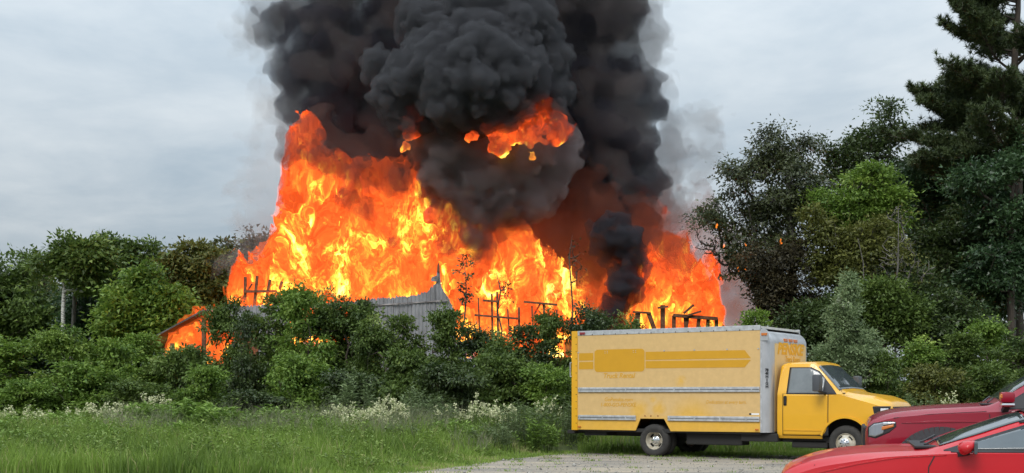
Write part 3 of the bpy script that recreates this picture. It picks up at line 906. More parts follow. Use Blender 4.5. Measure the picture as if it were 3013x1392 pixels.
for i in range(12):
    a, b = edges[i], edges[i + 1]
    tf_ = lambda p: np.interp(p, wtx, wty)
    if 860 < (a + b) / 2 < 1050:                       # burnt-through openings with a lintel strip left above
        sheet(a, b, tf_, lambda p: 905 + 4 * math.sin(p * .2), 'wall_panel', scorch_m, dy=.04 * (i % 2))
        sheet(a, b, lambda p: 1012 + 6 * math.sin(p * .11), 0.0, 'wall_panel', sheet_m, dy=.04 * (i % 2))
    else:
        sheet(a, b, tf_, 0.0, 'wall_panel', sheet_m, dy=.04 * (i % 2))
# girt line, drip flashing across the wall, beak of torn metal
MB().bar(P(1092, 899, YB - .03) - B0, P(1318, 884, YB - .03) - B0, .035, .05).build('girt', scorch_m, bld)
MB().prism([((p[0] - CX) / FPX * YB - B0[0], P(0, p[1], YB)[2]) for p in [(1268, 822), (1272, 815), (1283, 812), (1290, 806), (1290, 830), (1276, 828), (1270, 828)]], -0.03, 0.03).build('torn_flap', scorch_m, bld)
MB().prism([((p[0] - CX) / FPX * YB - B0[0], P(0, p[1], YB)[2]) for p in [(1285.5, 800), (1287, 781), (1290.5, 772), (1293.5, 783), (1294, 800)]], -0.035, 0.04).build('charred_tip', char_m, bld)


def timber(a, b, Y, w=.13, name='timber', Y2=None):
    MB().bar(P(*a, Y) - B0, P(*b, Y2 or Y) - B0, w, w * .8).build(name, char_m, bld)


for a, b in [((722, 815), (721, 905)), ((757, 812), (748, 903)), ((795, 823), (779, 903)), ((830, 828), (806, 903))]:
    timber(a, b, 51.0, .11, 'stud')
timber((717, 858), (815, 857), 50.92, .12, 'plate'); timber((742, 835), (700, 900), 51.15, .07, 'brace')
YS = 50.4
timber((1541, 888), (1640, 897), YS, .10, 'plate'); timber((1396, 927), (1528, 938), YS, .10, 'plate'); timber((1420, 884), (1470, 888), YS, .1, 'plate')
for a, b in [((1447, 852), (1449, 1000)), ((1471, 860), (1466, 1010)), ((1410, 880), (1412, 1000)), ((1498, 890), (1500, 1000)), ((1526, 885), (1528, 1000)), ((1569, 890), (1569, 1000)), ((1600, 893), (1602, 1000)), ((1632, 897), (1634, 1000))]:
    jx, jt = rj.uniform(-9, 9), rj.uniform(-10, 22)
    timber((a[0] + jx, a[1] + jt), b, YS + .1, rj.uniform(.06, .1), 'stud')
timber((1545, 975), (1590, 893), YS + .25, .1, 'brace')
timber((1862, 918), (1911, 921), YS, .10, 'plate'); timber((1981, 928), (2111, 938), YS, .17, 'plate')
for a, b, w in [((1877, 920), (1870, 1010), .2), ((1908, 920), (1940, 1010), .2), ((1950, 898), (1950, 1010), .18), ((1983, 928), (1982, 1010), .15), ((2016, 930), (2022, 1010), .14), ((2024, 930), (2014, 1010), .12),
                ((2057, 934), (2048, 1010), .14), ((2084, 936), (2078, 1010), .14), ((2108, 938), (2108, 1010), .14)]:
    timber(a, b, YS + .1, w, 'stud')
timber((2041, 897), (2012, 922), YS - .1, .12, 'rafter'); timber((2063, 916), (2020, 929), YS - .12, .1, 'rafter'); timber((1935, 906), (1966, 902), YS - .1, .1, 'rafter')
# back wall of the right wing keeps the low part dark
for i in range(6):
    a = 1400 + i * 118
    sheet(a, a + 116, lambda p: 962 + 8 * math.sin(p * .06), 0.0, 'wall_panel', scorch_m, dy=2.6)

# ------------------------------------------------------------------ the burning lean-to shed
YSH = 45.0
shed = empty('burning_shed', P(560, 1270, YSH) * np.array([1, 1, 0]))
tag(shed, 'burning lean-to shed with dark sloping roof left of the metal building', 'shed')
S0 = np.array(shed.location)
A, Bq = P(412, 1016, YSH) - S0, P(600, 912, YSH) - S0
dirv = (Bq - A)
for i in range(5):                                      # roof sheets, side by side up the slope
    p0, p1 = A + dirv * (i / 5 + .004), A + dirv * ((i + 1) / 5 - .004)
    nz = np.array([-dirv[2], 0, dirv[0]]); nz /= np.linalg.norm(nz)
    v = [p0, p1, p1 + np.array([0, 3.2, 0]), p0 + np.array([0, 3.2, 0])]
    o_ = .004 * (i % 2)
    vv = [q + nz * (o_ + .0) for q in v] + [q + nz * (o_ + .03) for q in v]
    np_obj('roof_sheet', np.array(vv), [[0, 3, 2, 1], [4, 5, 6, 7], [0, 1, 5, 4], [1, 2, 6, 5], [2, 3, 7, 6], [3, 0, 4, 7]], roof_m, shed)
MB().bar(A + np.array([-.03, -.05, .0]), Bq + np.array([.02, -.05, .0]), .03, .05).build('fascia', pmat('pale_fascia', (.13, .12, .12), .7, var=.5), shed)
for px, t, dy in [(505, 1000, .1), (520, 960, 2.9), (598, 930, .1), (590, 925, 2.9)]:
    q = P(px, t, YSH) - S0
    MB().bar((q[0], dy, 0), (q[0], dy, q[2] - .12), .14).build('post', char_m, shed)
MB().prism([(A[0] + .15, 0), (A[0] + .15, A[2] - .02), (Bq[0] - .1, Bq[2] - .1), (Bq[0] + 1.3, Bq[2] - .4), (Bq[0] + 1.3, 0)], 3.22, 3.3).build('back_wall', char_m, shed)
# ------------------------------------------------------------------ fire and smoke: closed meshes cut from 3-D fields, filled with glowing or sooty air


def fractal(shape, h, L, p, seed, aniso=(1, 1, 1)):
    """smooth random field, unit deviation; L: largest feature (m), p: fall-off; aniso stretches features along an axis"""
    r = np.random.default_rng(seed)
    w = r.standard_normal(shape).astype(np.float32)
    F = np.fft.rfftn(w)
    k0 = np.fft.fftfreq(shape[0], h)[:, None, None] * aniso[0]
    k1 = np.fft.fftfreq(shape[1], h)[None, :, None] * aniso[1]
    k2 = np.fft.rfftfreq(shape[2], h)[None, None, :] * aniso[2]
    k = k0 ** 2 + k1 ** 2 + k2 ** 2
    F *= (1 + k * L * L) ** (-p / 2)
    o = np.fft.irfftn(F, s=shape).astype(np.float32)
    return (o - o.mean()) / o.std()


def surface_nets(f, org, h):
    """f < 0 inside. -> verts, quads"""
    f = np.pad(f, 1, constant_values=1.0)
    org = np.array(org, float) - h
    nx, ny, nz = f.shape
    ins = f < 0
    c = [(i, j, k) for i in (0, 1) for j in (0, 1) for k in (0, 1)]
    cnt = np.zeros((nx - 1, ny - 1, nz - 1), np.int8)
    for i, j, k in c:
        cnt += ins[i:nx - 1 + i, j:ny - 1 + j, k:nz - 1 + k]
    act = (cnt > 0) & (cnt < 8)
    ii = np.argwhere(act)
    vid = np.full(act.shape, -1, np.int32); vid[act] = np.arange(len(ii))
    acc = np.zeros((len(ii), 3)); num = np.zeros(len(ii))
    corner = {q: f[ii[:, 0] + q[0], ii[:, 1] + q[1], ii[:, 2] + q[2]] for q in c}
    for a in c:
        for ax in range(3):
            if a[ax] == 0:
                b = list(a); b[ax] = 1; b = tuple(b)
                fa, fb = corner[a], corner[b]
                m = (fa < 0) != (fb < 0)
                t = np.where(m, fa / np.where(m, fa - fb, 1), 0)
                q = np.tile(np.array(a, float), (len(ii), 1)); q[:, ax] += t
                acc += q * m[:, None]; num += m
    v = (ii + acc / num[:, None]) * h + org
    quads = []
    for ax in range(3):
        o1, o2 = [(1, 2), (2, 0), (0, 1)][ax]
        sl0 = [slice(None)] * 3; sl1 = [slice(None)] * 3
        sl0[ax] = slice(0, -1); sl1[ax] = slice(1, None)
        a, b = ins[tuple(sl0)], ins[tuple(sl1)]
        e = np.argwhere(a != b)
        flip = a[tuple(e.T)]
        e = e[(e[:, o1] > 0) & (e[:, o2] > 0)] if False else e
        d1 = np.zeros(3, int); d1[o1] = 1; d2 = np.zeros(3, int); d2[o2] = 1
        q = np.stack([vid[tuple((e - d1 - d2).T)], vid[tuple((e - d2).T)], vid[tuple(e.T)], vid[tuple((e - d1).T)]], -1)
        q[~flip] = q[~flip][:, ::-1]
        quads.append(q)
    q = np.concatenate(quads)
    return v, q[(q >= 0).all(1)]


def flame_material(name, col, per_m, absorb, surf):
    m, t, out = new_mat(name)
    e = N(t, 'ShaderNodeEmission'); e.inputs['Color'].default_value = (*col, 1); e.inputs['Strength'].default_value = per_m
    a = N(t, 'ShaderNodeVolumeAbsorption'); a.inputs['Color'].default_value = (0, 0, 0, 1); a.inputs['Density'].default_value = absorb
    ad = N(t, 'ShaderNodeAddShader'); t.links.new(e.outputs[0], ad.inputs[0]); t.links.new(a.outputs[0], ad.inputs[1])
    t.links.new(ad.outputs[0], out.inputs['Volume'])
    tr = N(t, 'ShaderNodeBsdfTransparent'); se = N(t, 'ShaderNodeEmission')
    se.inputs['Color'].default_value = (*col, 1); se.inputs['Strength'].default_value = surf
    a2 = N(t, 'ShaderNodeAddShader'); t.links.new(tr.outputs[0], a2.inputs[0]); t.links.new(se.outputs[0], a2.inputs[1])
    t.links.new(a2.outputs[0], out.inputs['Surface'])
    m.cycles.emission_sampling = 'AUTO' if surf > .1 else 'NONE'
    return m


def smoke_material(name, albedo, density, skin=0.1, aniso=0.0):
    m, t, out = new_mat(name)
    s = N(t, 'ShaderNodeVolumePrincipled')
    s.inputs['Color'].default_value = (*albedo, 1); s.inputs['Density'].default_value = density; s.inputs['Anisotropy'].default_value = aniso
    t.links.new(s.outputs[0], out.inputs['Volume'])
    tr = N(t, 'ShaderNodeBsdfTransparent'); d = N(t, 'ShaderNodeBsdfDiffuse'); d.inputs['Color'].default_value = (*[c * .5 for c in albedo], 1)
    mx = N(t, 'ShaderNodeMixShader'); mx.inputs[0].default_value = skin
    t.links.new(tr.outputs[0], mx.inputs[1]); t.links.new(d.outputs[0], mx.inputs[2])
    t.links.new(mx.outputs[0], out.inputs['Surface'])
    return m


def burning_gas(name, heat=0.0, scale=1.0, opacity=.92, vol=.35, sampled=True):
    """sheets of burning gas: emission follows a turbulent temperature field in the fire's own space (dull red - orange - yellow), cooler and more torn towards the top"""
    m, t, out = new_mat(name)
    tc = N(t, 'ShaderNodeTexCoord')
    mp = N(t, 'ShaderNodeMapping'); mp.inputs['Scale'].default_value = (scale, scale, scale * .55)
    t.links.new(tc.outputs['Object'], mp.inputs[0])
    wn = N(t, 'ShaderNodeTexNoise'); setin(wn, Scale=.55, Detail=2.0); t.links.new(mp.outputs[0], wn.inputs['Vector'])
    wv = N(t, 'ShaderNodeVectorMath', operation='MULTIPLY_ADD'); wv.inputs[1].default_value = (2.2, 2.2, 2.6)
    t.links.new(wn.outputs['Color'], wv.inputs[0]); t.links.new(mp.outputs[0], wv.inputs[2])
    n1 = N(t, 'ShaderNodeTexNoise'); setin(n1, Scale=.75, Detail=7.0, Roughness=.62, Distortion=.5); t.links.new(wv.outputs[0], n1.inputs['Vector'])
    n2 = N(t, 'ShaderNodeTexNoise'); setin(n2, Scale=1.9, Detail=6.0, Roughness=.6, Distortion=1.2); t.links.new(wv.outputs[0], n2.inputs['Vector'])
    rd = N(t, 'ShaderNodeMath', operation='SUBTRACT'); rd.inputs[1].default_value = .5; t.links.new(n2.outputs['Fac'], rd.inputs[0])
    ab = N(t, 'ShaderNodeMath', operation='ABSOLUTE'); t.links.new(rd.outputs[0], ab.inputs[0])
    c1 = N(t, 'ShaderNodeMath', operation='MULTIPLY_ADD'); c1.inputs[1].default_value = -1.05; t.links.new(ab.outputs[0], c1.inputs[0])
    c0 = N(t, 'ShaderNodeMath', operation='MULTIPLY_ADD'); c0.inputs[1].default_value = 1.75; c0.inputs[2].default_value = -.375
    t.links.new(n1.outputs['Fac'], c0.inputs[0]); t.links.new(c0.outputs[0], c1.inputs[2])
    sp = N(t, 'ShaderNodeSeparateXYZ'); t.links.new(tc.outputs['Generated'], sp.inputs[0])
    c2 = N(t, 'ShaderNodeMath', operation='MULTIPLY_ADD'); c2.inputs[1].default_value = -.46; t.links.new(sp.outputs['Z'], c2.inputs[0]); t.links.new(c1.outputs[0], c2.inputs[2])
    c3 = N(t, 'ShaderNodeMath', operation='ADD'); c3.inputs[1].default_value = .275 + heat; t.links.new(c2.outputs[0], c3.inputs[0])
    rp = N(t, 'ShaderNodeValToRGB'); cr = rp.color_ramp
    cr.elements[0].position = .12; cr.elements[0].color = (.16, .012, .003, 1)
    cr.elements[1].position = .86; cr.elements[1].color = (5.0, 3.4, .75, 1)
    for p_, c_ in ((.24, (.6, .048, .009, 1)), (.37, (.95, .098, .018, 1)), (.52, (1.15, .165, .026, 1)), (.62, (1.6, .5, .05, 1)), (.72, (2.8, 1.5, .16, 1))):
        e = cr.elements.new(p_); e.color = c_
    t.links.new(c3.outputs[0], rp.inputs[0])
    em = N(t, 'ShaderNodeEmission'); t.links.new(rp.outputs[0], em.inputs['Color'])
    em.inputs['Strength'].default_value = .95
    # torn gaps: thinner where the gas is cool and towards the top
    al = N(t, 'ShaderNodeMapRange'); setin(al, From_Min=.12, From_Max=.38, To_Min=.06, To_Max=opacity); t.links.new(c3.outputs[0], al.inputs['Value'])
    tr = N(t, 'ShaderNodeBsdfTransparent'); mx = N(t, 'ShaderNodeMixShader')
    t.links.new(al.outputs[0], mx.inputs[0]); t.links.new(tr.outputs[0], mx.inputs[1]); t.links.new(em.outputs[0], mx.inputs[2])
    t.links.new(mx.outputs[0], out.inputs['Surface'])
    ve = N(t, 'ShaderNodeEmission'); ve.inputs['Color'].default_value = (1.0, .1, .012, 1); ve.inputs['Strength'].default_value = vol
    va = N(t, 'ShaderNodeVolumeAbsorption'); va.inputs['Color'].default_value = (0, 0, 0, 1); va.inputs['Density'].default_value = vol * 1.4
    ad = N(t, 'ShaderNodeAddShader'); t.links.new(ve.outputs[0], ad.inputs[0]); t.links.new(va.outputs[0], ad.inputs[1])
    t.links.new(ad.outputs[0], out.inputs['Volume'])
    m.cycles.emission_sampling = 'AUTO' if sampled else 'NONE'
    return m


FL_BODY = burning_gas('flame_body', heat=-.045, scale=.78, sampled=False)
FL_HOT = flame_material('flame_hot', (1.0, 0.31, 0.036), 5.0, 1.2, 0.05)


FL_FRINGE = flame_material('flame_fringe', (1.0, 0.13, 0.02), .2, .5, .17)


def grid(lo, hi, h):
    n = [int(math.ceil((b - a) / h)) for a, b in zip(lo, hi)]
    n = [k + (k % 2) for k in n]
    ax = [lo[i] + h * np.arange(n[i], dtype=np.float32) for i in range(3)]
    return tuple(n), ax


def flame(name, label, top_px, Y, half_depth, bottom_py, seed, h=0.1, amp=0.8, hot=0.0, body_bias=0.15, L=1.6, group='flames of the burning building'):
    """top_px: (px, py) outline of the flame tops; a sheet of fire half_depth deep either side of Y"""
    tx = np.array([p[0] for p in top_px], float); ty = np.array([p[1] for p in top_px], float)
    X0, X1 = P(tx[0] - 25, 0, Y)[0], P(tx[-1] + 25, 0, Y)[0]
    zb = P(0, bottom_py, Y)[2]; zt = P(0, ty.min() - 60, Y)[2]
    sh, ax = grid((X0, Y - half_depth - .6, zb - .3), (X1, Y + half_depth + .6, zt), h)
    xs, ys, zs = ax[0][:, None, None], ax[1][None, :, None], ax[2][None, None, :]
    pxs = ax[0] / Y * FPX + CX
    top = (EYE - (np.interp(pxs, tx, ty) - HY) / FPX * Y).astype(np.float32)
    top = np.where((pxs < tx[0]) | (pxs > tx[-1]), zb - 1.0, top)[:, None, None]
    Hh = np.maximum(top - zb, .3)
    e1 = (top - zs) * 0.9                                   # metres below the top outline
    frac = np.clip((zs - zb) / Hh, 0, 1.2)
    dep = half_depth * (1.0 - 0.55 * frac ** 1.5)
    e2 = dep - np.abs(ys - Y)
    xdist = np.minimum(xs - P(tx[0], 0, Y)[0], P(tx[-1], 0, Y)[0] - xs)
    env = np.minimum(np.minimum(e1, e2), np.minimum(zs - (zb - .15), xdist + .25))
    env = np.minimum(env, 1.3)
    n1 = fractal(sh, h, L * 1.3, 3.6, seed, (1.0, 1.0, 1.5))
    n2 = fractal(sh, h, L * .45, 2.8, seed + 1, (1.0, 1.0, 1.4))
    body = -(env - 0.25 + body_bias + amp * (0.7 + 0.75 * np.minimum(frac, 1)) * (0.5 * n1 + 0.42 * n2))
    body = np.where(env < -0.9, 1.0, body)
    o = empty(name, (0, 0, 0)); tag(o, label, 'flames', group)
    org = (ax[0][0], ax[1][0], ax[2][0])
    c0 = np.array([(X0 + X1) / 2, Y, zb]); o.location = c0
    v, q = surface_nets(body, org, h)
    np_obj('flame_body', v - c0, q, FL_BODY, o, smooth=True)
    sb = body[::2, ::2, ::2] - .42
    v, q = surface_nets(sb, org, 2 * h)
    np_obj('flame_fringe', v - c0, q, FL_FRINGE, o, smooth=True)
    n3 = fractal(sh, h, L * .75, 2.75, seed + 2, (1.0, 1.0, 1.5))
    ridge = 0.30 - np.abs(n3) + 0.30 * n1 + 0.22 * n2
    hotf = -(np.minimum(ridge * .8 - 0.16 + hot - 0.75 * np.maximum(frac - .25, 0), (-body) * .8 - 0.08))
    v, q = surface_nets(hotf[::2, ::2, ::2], org, 2 * h)
    np_obj('flame_core', v - c0, q, FL_HOT, o, smooth=True)
    return o


YF = 53.5
flame('flame_wall', 'tall wall of orange flames rising behind the torn metal wall',
      [(690, 905), (705, 880), (740, 830), (780, 775), (815, 690), (838, 610), (852, 530), (862, 480), (878, 425), (908, 405), (940, 425), (962, 455), (985, 500), (1012, 525), (1050, 552), (1090, 540), (1130, 548), (1180, 535),
       (1230, 530), (1280, 530), (1320, 560), (1360, 590), (1390, 600), (1410, 680), (1440, 720), (1470, 685), (1500, 680), (1530, 710), (1560, 750), (1590, 785), (1640, 820), (1680, 860), (1720, 900)],
      YF, 2.4, 985, 700, h=0.104, hot=0.2)
flame('flame_wall', 'smaller bright flames over the truck roof beside the black smoke column',
      [(1850, 930), (1880, 870), (1900, 800), (1915, 760), (1935, 800), (1955, 830), (1985, 860), (2015, 880), (2040, 850), (2060, 815), (2090, 810), (2108, 850), (2118, 930), (2122, 960)],
      YF - .3, 1.4, 1000, 710, h=0.1, hot=0.3)
flame('flame_tongue', 'thin flame tongue at the left end of the metal building',
      [(672, 905), (682, 830), (692, 770), (703, 800), (715, 840), (740, 850), (770, 850), (800, 860), (830, 880)], YF - 1.6, .5, 915, 720, h=0.09, hot=.05, L=1.0)
flame('flame_tongue', 'flames rolling under the roof of the lean-to shed',
      [(500, 1020), (512, 995), (530, 978), (560, 962), (590, 952), (630, 955), (665, 968), (682, 1000)], 46.4, .8, 1045, 730, h=0.09, hot=.2, L=.9, amp=.25)
flame('flame_tongue', 'flames glinting through the burnt opening behind the vine covered shrub',
      [(860, 1000), (870, 925), (920, 915), (1000, 915), (1040, 920), (1048, 1000)], YB + 1.0, .5, 1012, 740, h=0.1, hot=.2, L=.8)
flame('flame_tongue', 'small flames in the burnt stud wall below the fire',
      [(1398, 990), (1410, 900), (1460, 890), (1520, 900), (1600, 910), (1650, 930), (1662, 985)], YS + 1.2, .5, 1030, 750, h=0.1, hot=.2, L=.8)


flame('flame_wall', 'dull orange flames deep inside the smoke beyond the burnt stud wall',
      [(1380, 900), (1400, 700), (1450, 600), (1520, 580), (1600, 640), (1680, 690), (1760, 640), (1850, 600), (1920, 640), (1980, 700), (2040, 780), (2090, 900)], 57.2, 1.3, 1000, 760, h=0.2, hot=-.3, amp=.6)
# -- smoke ---------------------------------------------------------------
def billow(puffs, Y, lo_hi, h, seed, levels=((26, .42), (16, .40)), rough=0.12, nL=0.9):
    """signed field of puffs with smaller puffs growing on them; puffs: (px, py, r_px, dY)"""
    r = np.random.default_rng(seed)
    sh, ax = grid(*lo_hi, h)
    f = np.full(sh, 4.0, np.float32)

    def splat(c, rad):
        pad = rad * 1.0 + 0.9
        s = [slice(max(0, int((c[i] - pad - ax[i][0]) / h)), max(0, int((c[i] + pad - ax[i][0]) / h) + 2)) for i in range(3)]
        a = [ax[i][s[i]] - c[i] for i in range(3)]
        if min(len(q) for q in a) == 0: return
        d = np.sqrt(a[0][:, None, None] ** 2 + a[1][None, :, None] ** 2 + a[2][None, None, :] ** 2) - rad
        f[s[0], s[1], s[2]] = np.minimum(f[s[0], s[1], s[2]], d)
    cur = [(P(px, py, Y + dY), M(rp_, Y + dY)) for px, py, rp_, dY in puffs]
    for c, rad in cur: splat(c, rad)
    for cnt, ratio in levels:
        nxt = []
        for c, rad in cur:
            for _ in range(cnt):
                d = r.normal(size=3); d /= np.linalg.norm(d)
                if d[1] > 0.55: continue
                q = c + d * rad * r.uniform(0.82, 1.0); rr = rad * ratio * r.uniform(0.6, 1.15)
                nxt.append((q, rr)); splat(q, rr)
        cur = nxt
    n = fractal(sh, h, nL, 3.4, seed + 9)
    f += rough * n
    return f, (ax[0][0], ax[1][0], ax[2][0])


SM_CORE = smoke_material('dense_soot_smoke', (0.152, 0.154, 0.168), 2.6, skin=.08)
SM_VEIL = smoke_material('fire_tinted_soot_veil', (0.17, 0.11, 0.10), 1.0, skin=.01)  # soot, its brownish red is firelight put into the albedo
SM_FRINGE = smoke_material('brown_grey_fringe_smoke', (0.21, 0.185, 0.185), .3, skin=.004)
SM_WISP = smoke_material('torn_grey_smoke', (0.4, 0.38, 0.37), .32, skin=.005)
FL_EMBER = flame_material('burning_twig_flame', (1.0, 0.22, 0.02), 9.0, .5, .3)
SM_BLACK = smoke_material('black_soot_smoke', (0.10, 0.10, 0.12), 3.2, skin=.1)
SM_SOFT = smoke_material('loose_dark_smoke', (0.42, 0.375, 0.385), 1.8, skin=.05)
SM_THIN = smoke_material('thin_grey_smoke', (0.55, 0.52, 0.5), .16, skin=.0)
SM_PLUME = smoke_material('rolling_dark_smoke', (0.078, 0.075, 0.096), 1.3, skin=.05)
SM_TAN = smoke_material('fire_tinted_haze', (0.34, 0.13, 0.085), .3, skin=.0)  # glow of the fire painted into the haze colour as a red brown tint
SM_TAN2 = smoke_material('fire_tinted_brown_haze', (0.42, 0.18, 0.10), .5, skin=.0)  # brown stands in for firelight on this haze, set in the albedo
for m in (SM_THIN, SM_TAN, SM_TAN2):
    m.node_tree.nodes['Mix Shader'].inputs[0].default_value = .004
G6 = 'smoke of the fire'


def smoke(name, label, puffs, Y, lo_px, hi_px, dep, h, mat, seed, **kw):
    a, b = P(lo_px[0], lo_px[1], Y), P(hi_px[0], hi_px[1], Y)
    f, org = billow(puffs, Y, ((a[0], Y + dep[0], a[2]), (b[0], Y + dep[1], b[2])), h, seed, **kw)
    v, q = surface_nets(f, org, h)
    c0 = np.array([v[:, 0].mean(), v[:, 1].mean(), v[:, 2].min()])
    o = np_obj(name, v - c0, q, mat, smooth=True); o.location = c0
    tag(o, label, 'smoke', G6, 'stuff')
    return o


smoke('smoke_billow', 'crisp grey cauliflower smoke billow in the middle of the plume',
      [(1370, 240, 135, 0), (1250, 225, 100, .2), (1480, 215, 110, .2), (1400, 130, 105, .6), (1330, 305, 80, -.2), (1470, 290, 85, 0), (1170, 280, 75, .6), (1550, 255, 75, .8), (1290, 150, 85, .5), (1500, 130, 85, .8), (1390, 40, 95, 1.3), (1540, 60, 90, 1.4), (1250, 70, 75, 1.3), (1610, 170, 70, 1.6), (1120, 200, 55, 1.2), (1620, 280, 60, 1.4), (1210, 340, 60, .6)],
      48.5, (1020, 430), (1740, -80), (-3.2, 5.0), 0.072, SM_CORE, 900, levels=((34, .36), (18, .42), (4, .45)), rough=.03)
smoke('smoke_billow', 'lower dark smoke rolls under the central billow',
      [(1330, 460, 90, 0), (1390, 550, 80, .3), (1270, 420, 70, .2), (1300, 540, 60, .3), (1570, 450, 100, .6), (1600, 510, 75, .6), (1500, 580, 70, .6), (1620, 400, 75, .8), (1460, 470, 90, .3), (1430, 620, 55, .4), (1560, 330, 75, 1.2), (1440, 400, 70, .2), (1580, 590, 55, .6), (1400, 690, 38, .4)],
      50.2, (1120, 800), (1760, 220), (-2.6, 4.2), 0.09, SM_SOFT, 910, levels=((28, .40), (14, .42)), rough=.06)
PLUME = [(950, 120, 105, 0), (890, 215, 80, 0), (1000, 260, 120, .5), (950, 340, 80, .6), (1080, 370, 110, 1.2), (1110, 190, 110, 1), (870, 310, 50, .3), (1020, 440, 80, 1.2), (1170, 460, 95, .8), (1230, 380, 110, 1.5),
       (1200, -20, 130, 0), (1350, -60, 170, -.5), (1350, 60, 150, .5), (1550, -10, 170, 0), (1740, 50, 130, .5), (1640, 180, 150, 1), (1500, 150, 150, 1.5), (1200, 130, 90, .8),
       (1780, 240, 115, 1), (1850, 320, 80, 1), (1740, 410, 140, 1.2), (1840, 470, 95, .8), (1885, 550, 75, .5), (1700, 540, 120, 1.5), (1620, 470, 130, 2), (1620, 640, 100, 1.2), (1780, 630, 110, 1.0), (1500, 400, 160, 2.5), (1350, 300, 170, 2.5),
       (1690, 720, 90, .8), (1560, 700, 80, 1.4), (1880, 640, 70, .8), (1480, 640, 80, 2.2), (1760, 760, 60, .8),
       (820, 60, 55, .6), (780, 85, 30, .6), (1000, 20, 70, .6), (1250, -260, 230, .5), (1580, -260, 230, 1), (980, -200, 150, .8), (1420, -560, 300, .5), (1750, -180, 150, 1)]
smoke('smoke_plume', 'huge dark column of smoke towering over the fire',
      PLUME,
      54.0, (660, 880), (2080, -900), (-4.2, 6.6), 0.14, SM_PLUME, 920, levels=((24, .38), (11, .42)), rough=.17, nL=1.2)
smoke('smoke_fringe', 'thin brownish smoke fringe around the dark column',
      [(px, py, rp_ * 1.10 + 8, dY) for px, py, rp_, dY in PLUME if py > -320], 54.2, (620, 860), (2100, -420), (-4.2, 6.6), 0.26, SM_FRINGE, 925, levels=((18, .5), (5, .5)), rough=.42, nL=1.6)
smoke('smoke_column', 'narrow black smoke column rising beside the right flames',
      [(1800, 690, 50, 0), (1845, 720, 55, 0), (1865, 765, 45, 0), (1790, 720, 40, .1), (1850, 800, 42, 0), (1832, 850, 42, 0), (1815, 900, 40, 0), (1800, 945, 40, 0), (1770, 680, 30, .2)],
      50.8, (1690, 1010), (1960, 590), (-1.8, 1.8), 0.065, SM_BLACK, 930, levels=((22, .42), (10, .42)), rough=.12)
smoke('smoke_veil', 'sooty smoke curling over the tops of the tall flames',
      [(1000, 470, 60, 0), (1070, 500, 55, 0), (1170, 530, 60, 0), (1260, 560, 60, 0), (950, 390, 55, 0), (1340, 620, 60, 0), (1400, 720, 45, 0), (1395, 640, 50, 0), (880, 420, 40, 0), (920, 400, 45, 0), (960, 450, 50, 0), (1110, 470, 60, 0), (1300, 500, 70, 0), (1480, 640, 60, 0), (1200, 620, 35, 0), (1010, 560, 30, 0), (1090, 610, 25, 0), (1330, 720, 40, 0), (1150, 690, 22, 0)],
      50.6, (800, 860), (1600, 300), (-1.4, 1.4), 0.1, SM_VEIL, 935, levels=((20, .5), (8, .5)), rough=.16, nL=1.3)
smoke('smoke_wisp', 'pale grey smoke drifting off the right side of the plume',
      [(2010, 380, 50, 0), (2060, 350, 42, 0), (2080, 410, 45, 0), (2030, 460, 50, 0), (1990, 430, 60, 0), (1980, 540, 60, 0), (1960, 620, 55, 0), (2090, 330, 26, 0)],
      55.5, (1850, 760), (2180, 240), (-3, 3), 0.16, SM_WISP, 940, levels=((20, .5), (8, .5)), rough=.3)
smoke('smoke_wisp', 'faint smoke veil along the left edge of the plume',
      [(800, 300, 55, 0), (830, 380, 50, 0), (800, 470, 60, 0), (770, 580, 60, 0), (790, 680, 60, 0), (730, 660, 45, 0), (850, 200, 50, 0), (790, 120, 55, 0), (740, 100, 40, 0), (700, 760, 50, 0), (760, 760, 60, 0)],
      57.5, (600, 860), (960, 20), (-3, 3), 0.17, SM_THIN, 950, levels=((20, .5), (8, .5)), rough=.35)
smoke('smoke_wisp', 'ragged grey smoke wisps on the upper right of the plume',
      [(1880, 60, 50, 0), (1900, 140, 55, 0), (1890, 200, 50, 0), (1840, 100, 60, 0), (1870, 0, 60, 0), (1910, 170, 35, 0)],
      55.5, (1740, 320), (2000, -120), (-3, 3), 0.16, SM_WISP, 955, levels=((20, .5), (8, .5)), rough=.3)
smoke('smoke_wisp', 'pale torn smoke between the dark column and the open sky upper left',
      [(1040, 60, 60, 0), (1080, 130, 50, 0), (1020, 0, 70, 0), (860, 30, 60, 0), (760, 70, 45, 0), (940, -20, 60, 0), (1090, 60, 40, 0)],
      56.5, (660, 260), (1180, -120), (-3, 3), 0.16, SM_WISP, 957, levels=((20, .5), (8, .5)), rough=.3)
smoke('smoke_veil', 'thin dark smoke drifting across the flame pocket under the billow',
      [(1480, 440, 34, 0), (1540, 450, 38, 0), (1600, 435, 38, 0), (1660, 400, 34, 0), (1545, 330, 30, 0), (1500, 365, 24, 0), (1590, 390, 16, 0), (1530, 400, 14, 0), (1640, 330, 24, 0), (1210, 420, 22, 0), (1190, 360, 14, 0)],
      48.0, (1120, 520), (1740, 270), (-1.2, 1.2), 0.06, SM_VEIL, 937, levels=((20, .5), (8, .5)), rough=.12, nL=.8)
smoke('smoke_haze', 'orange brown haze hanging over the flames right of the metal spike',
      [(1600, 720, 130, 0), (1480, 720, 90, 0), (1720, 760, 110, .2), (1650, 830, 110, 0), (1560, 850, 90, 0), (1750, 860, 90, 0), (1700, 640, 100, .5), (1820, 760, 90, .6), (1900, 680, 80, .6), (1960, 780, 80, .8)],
      51.8, (1330, 1010), (2060, 480), (-2.2, 3.0), 0.19, SM_TAN, 960, levels=((14, .5), (6, .5)), rough=.3)
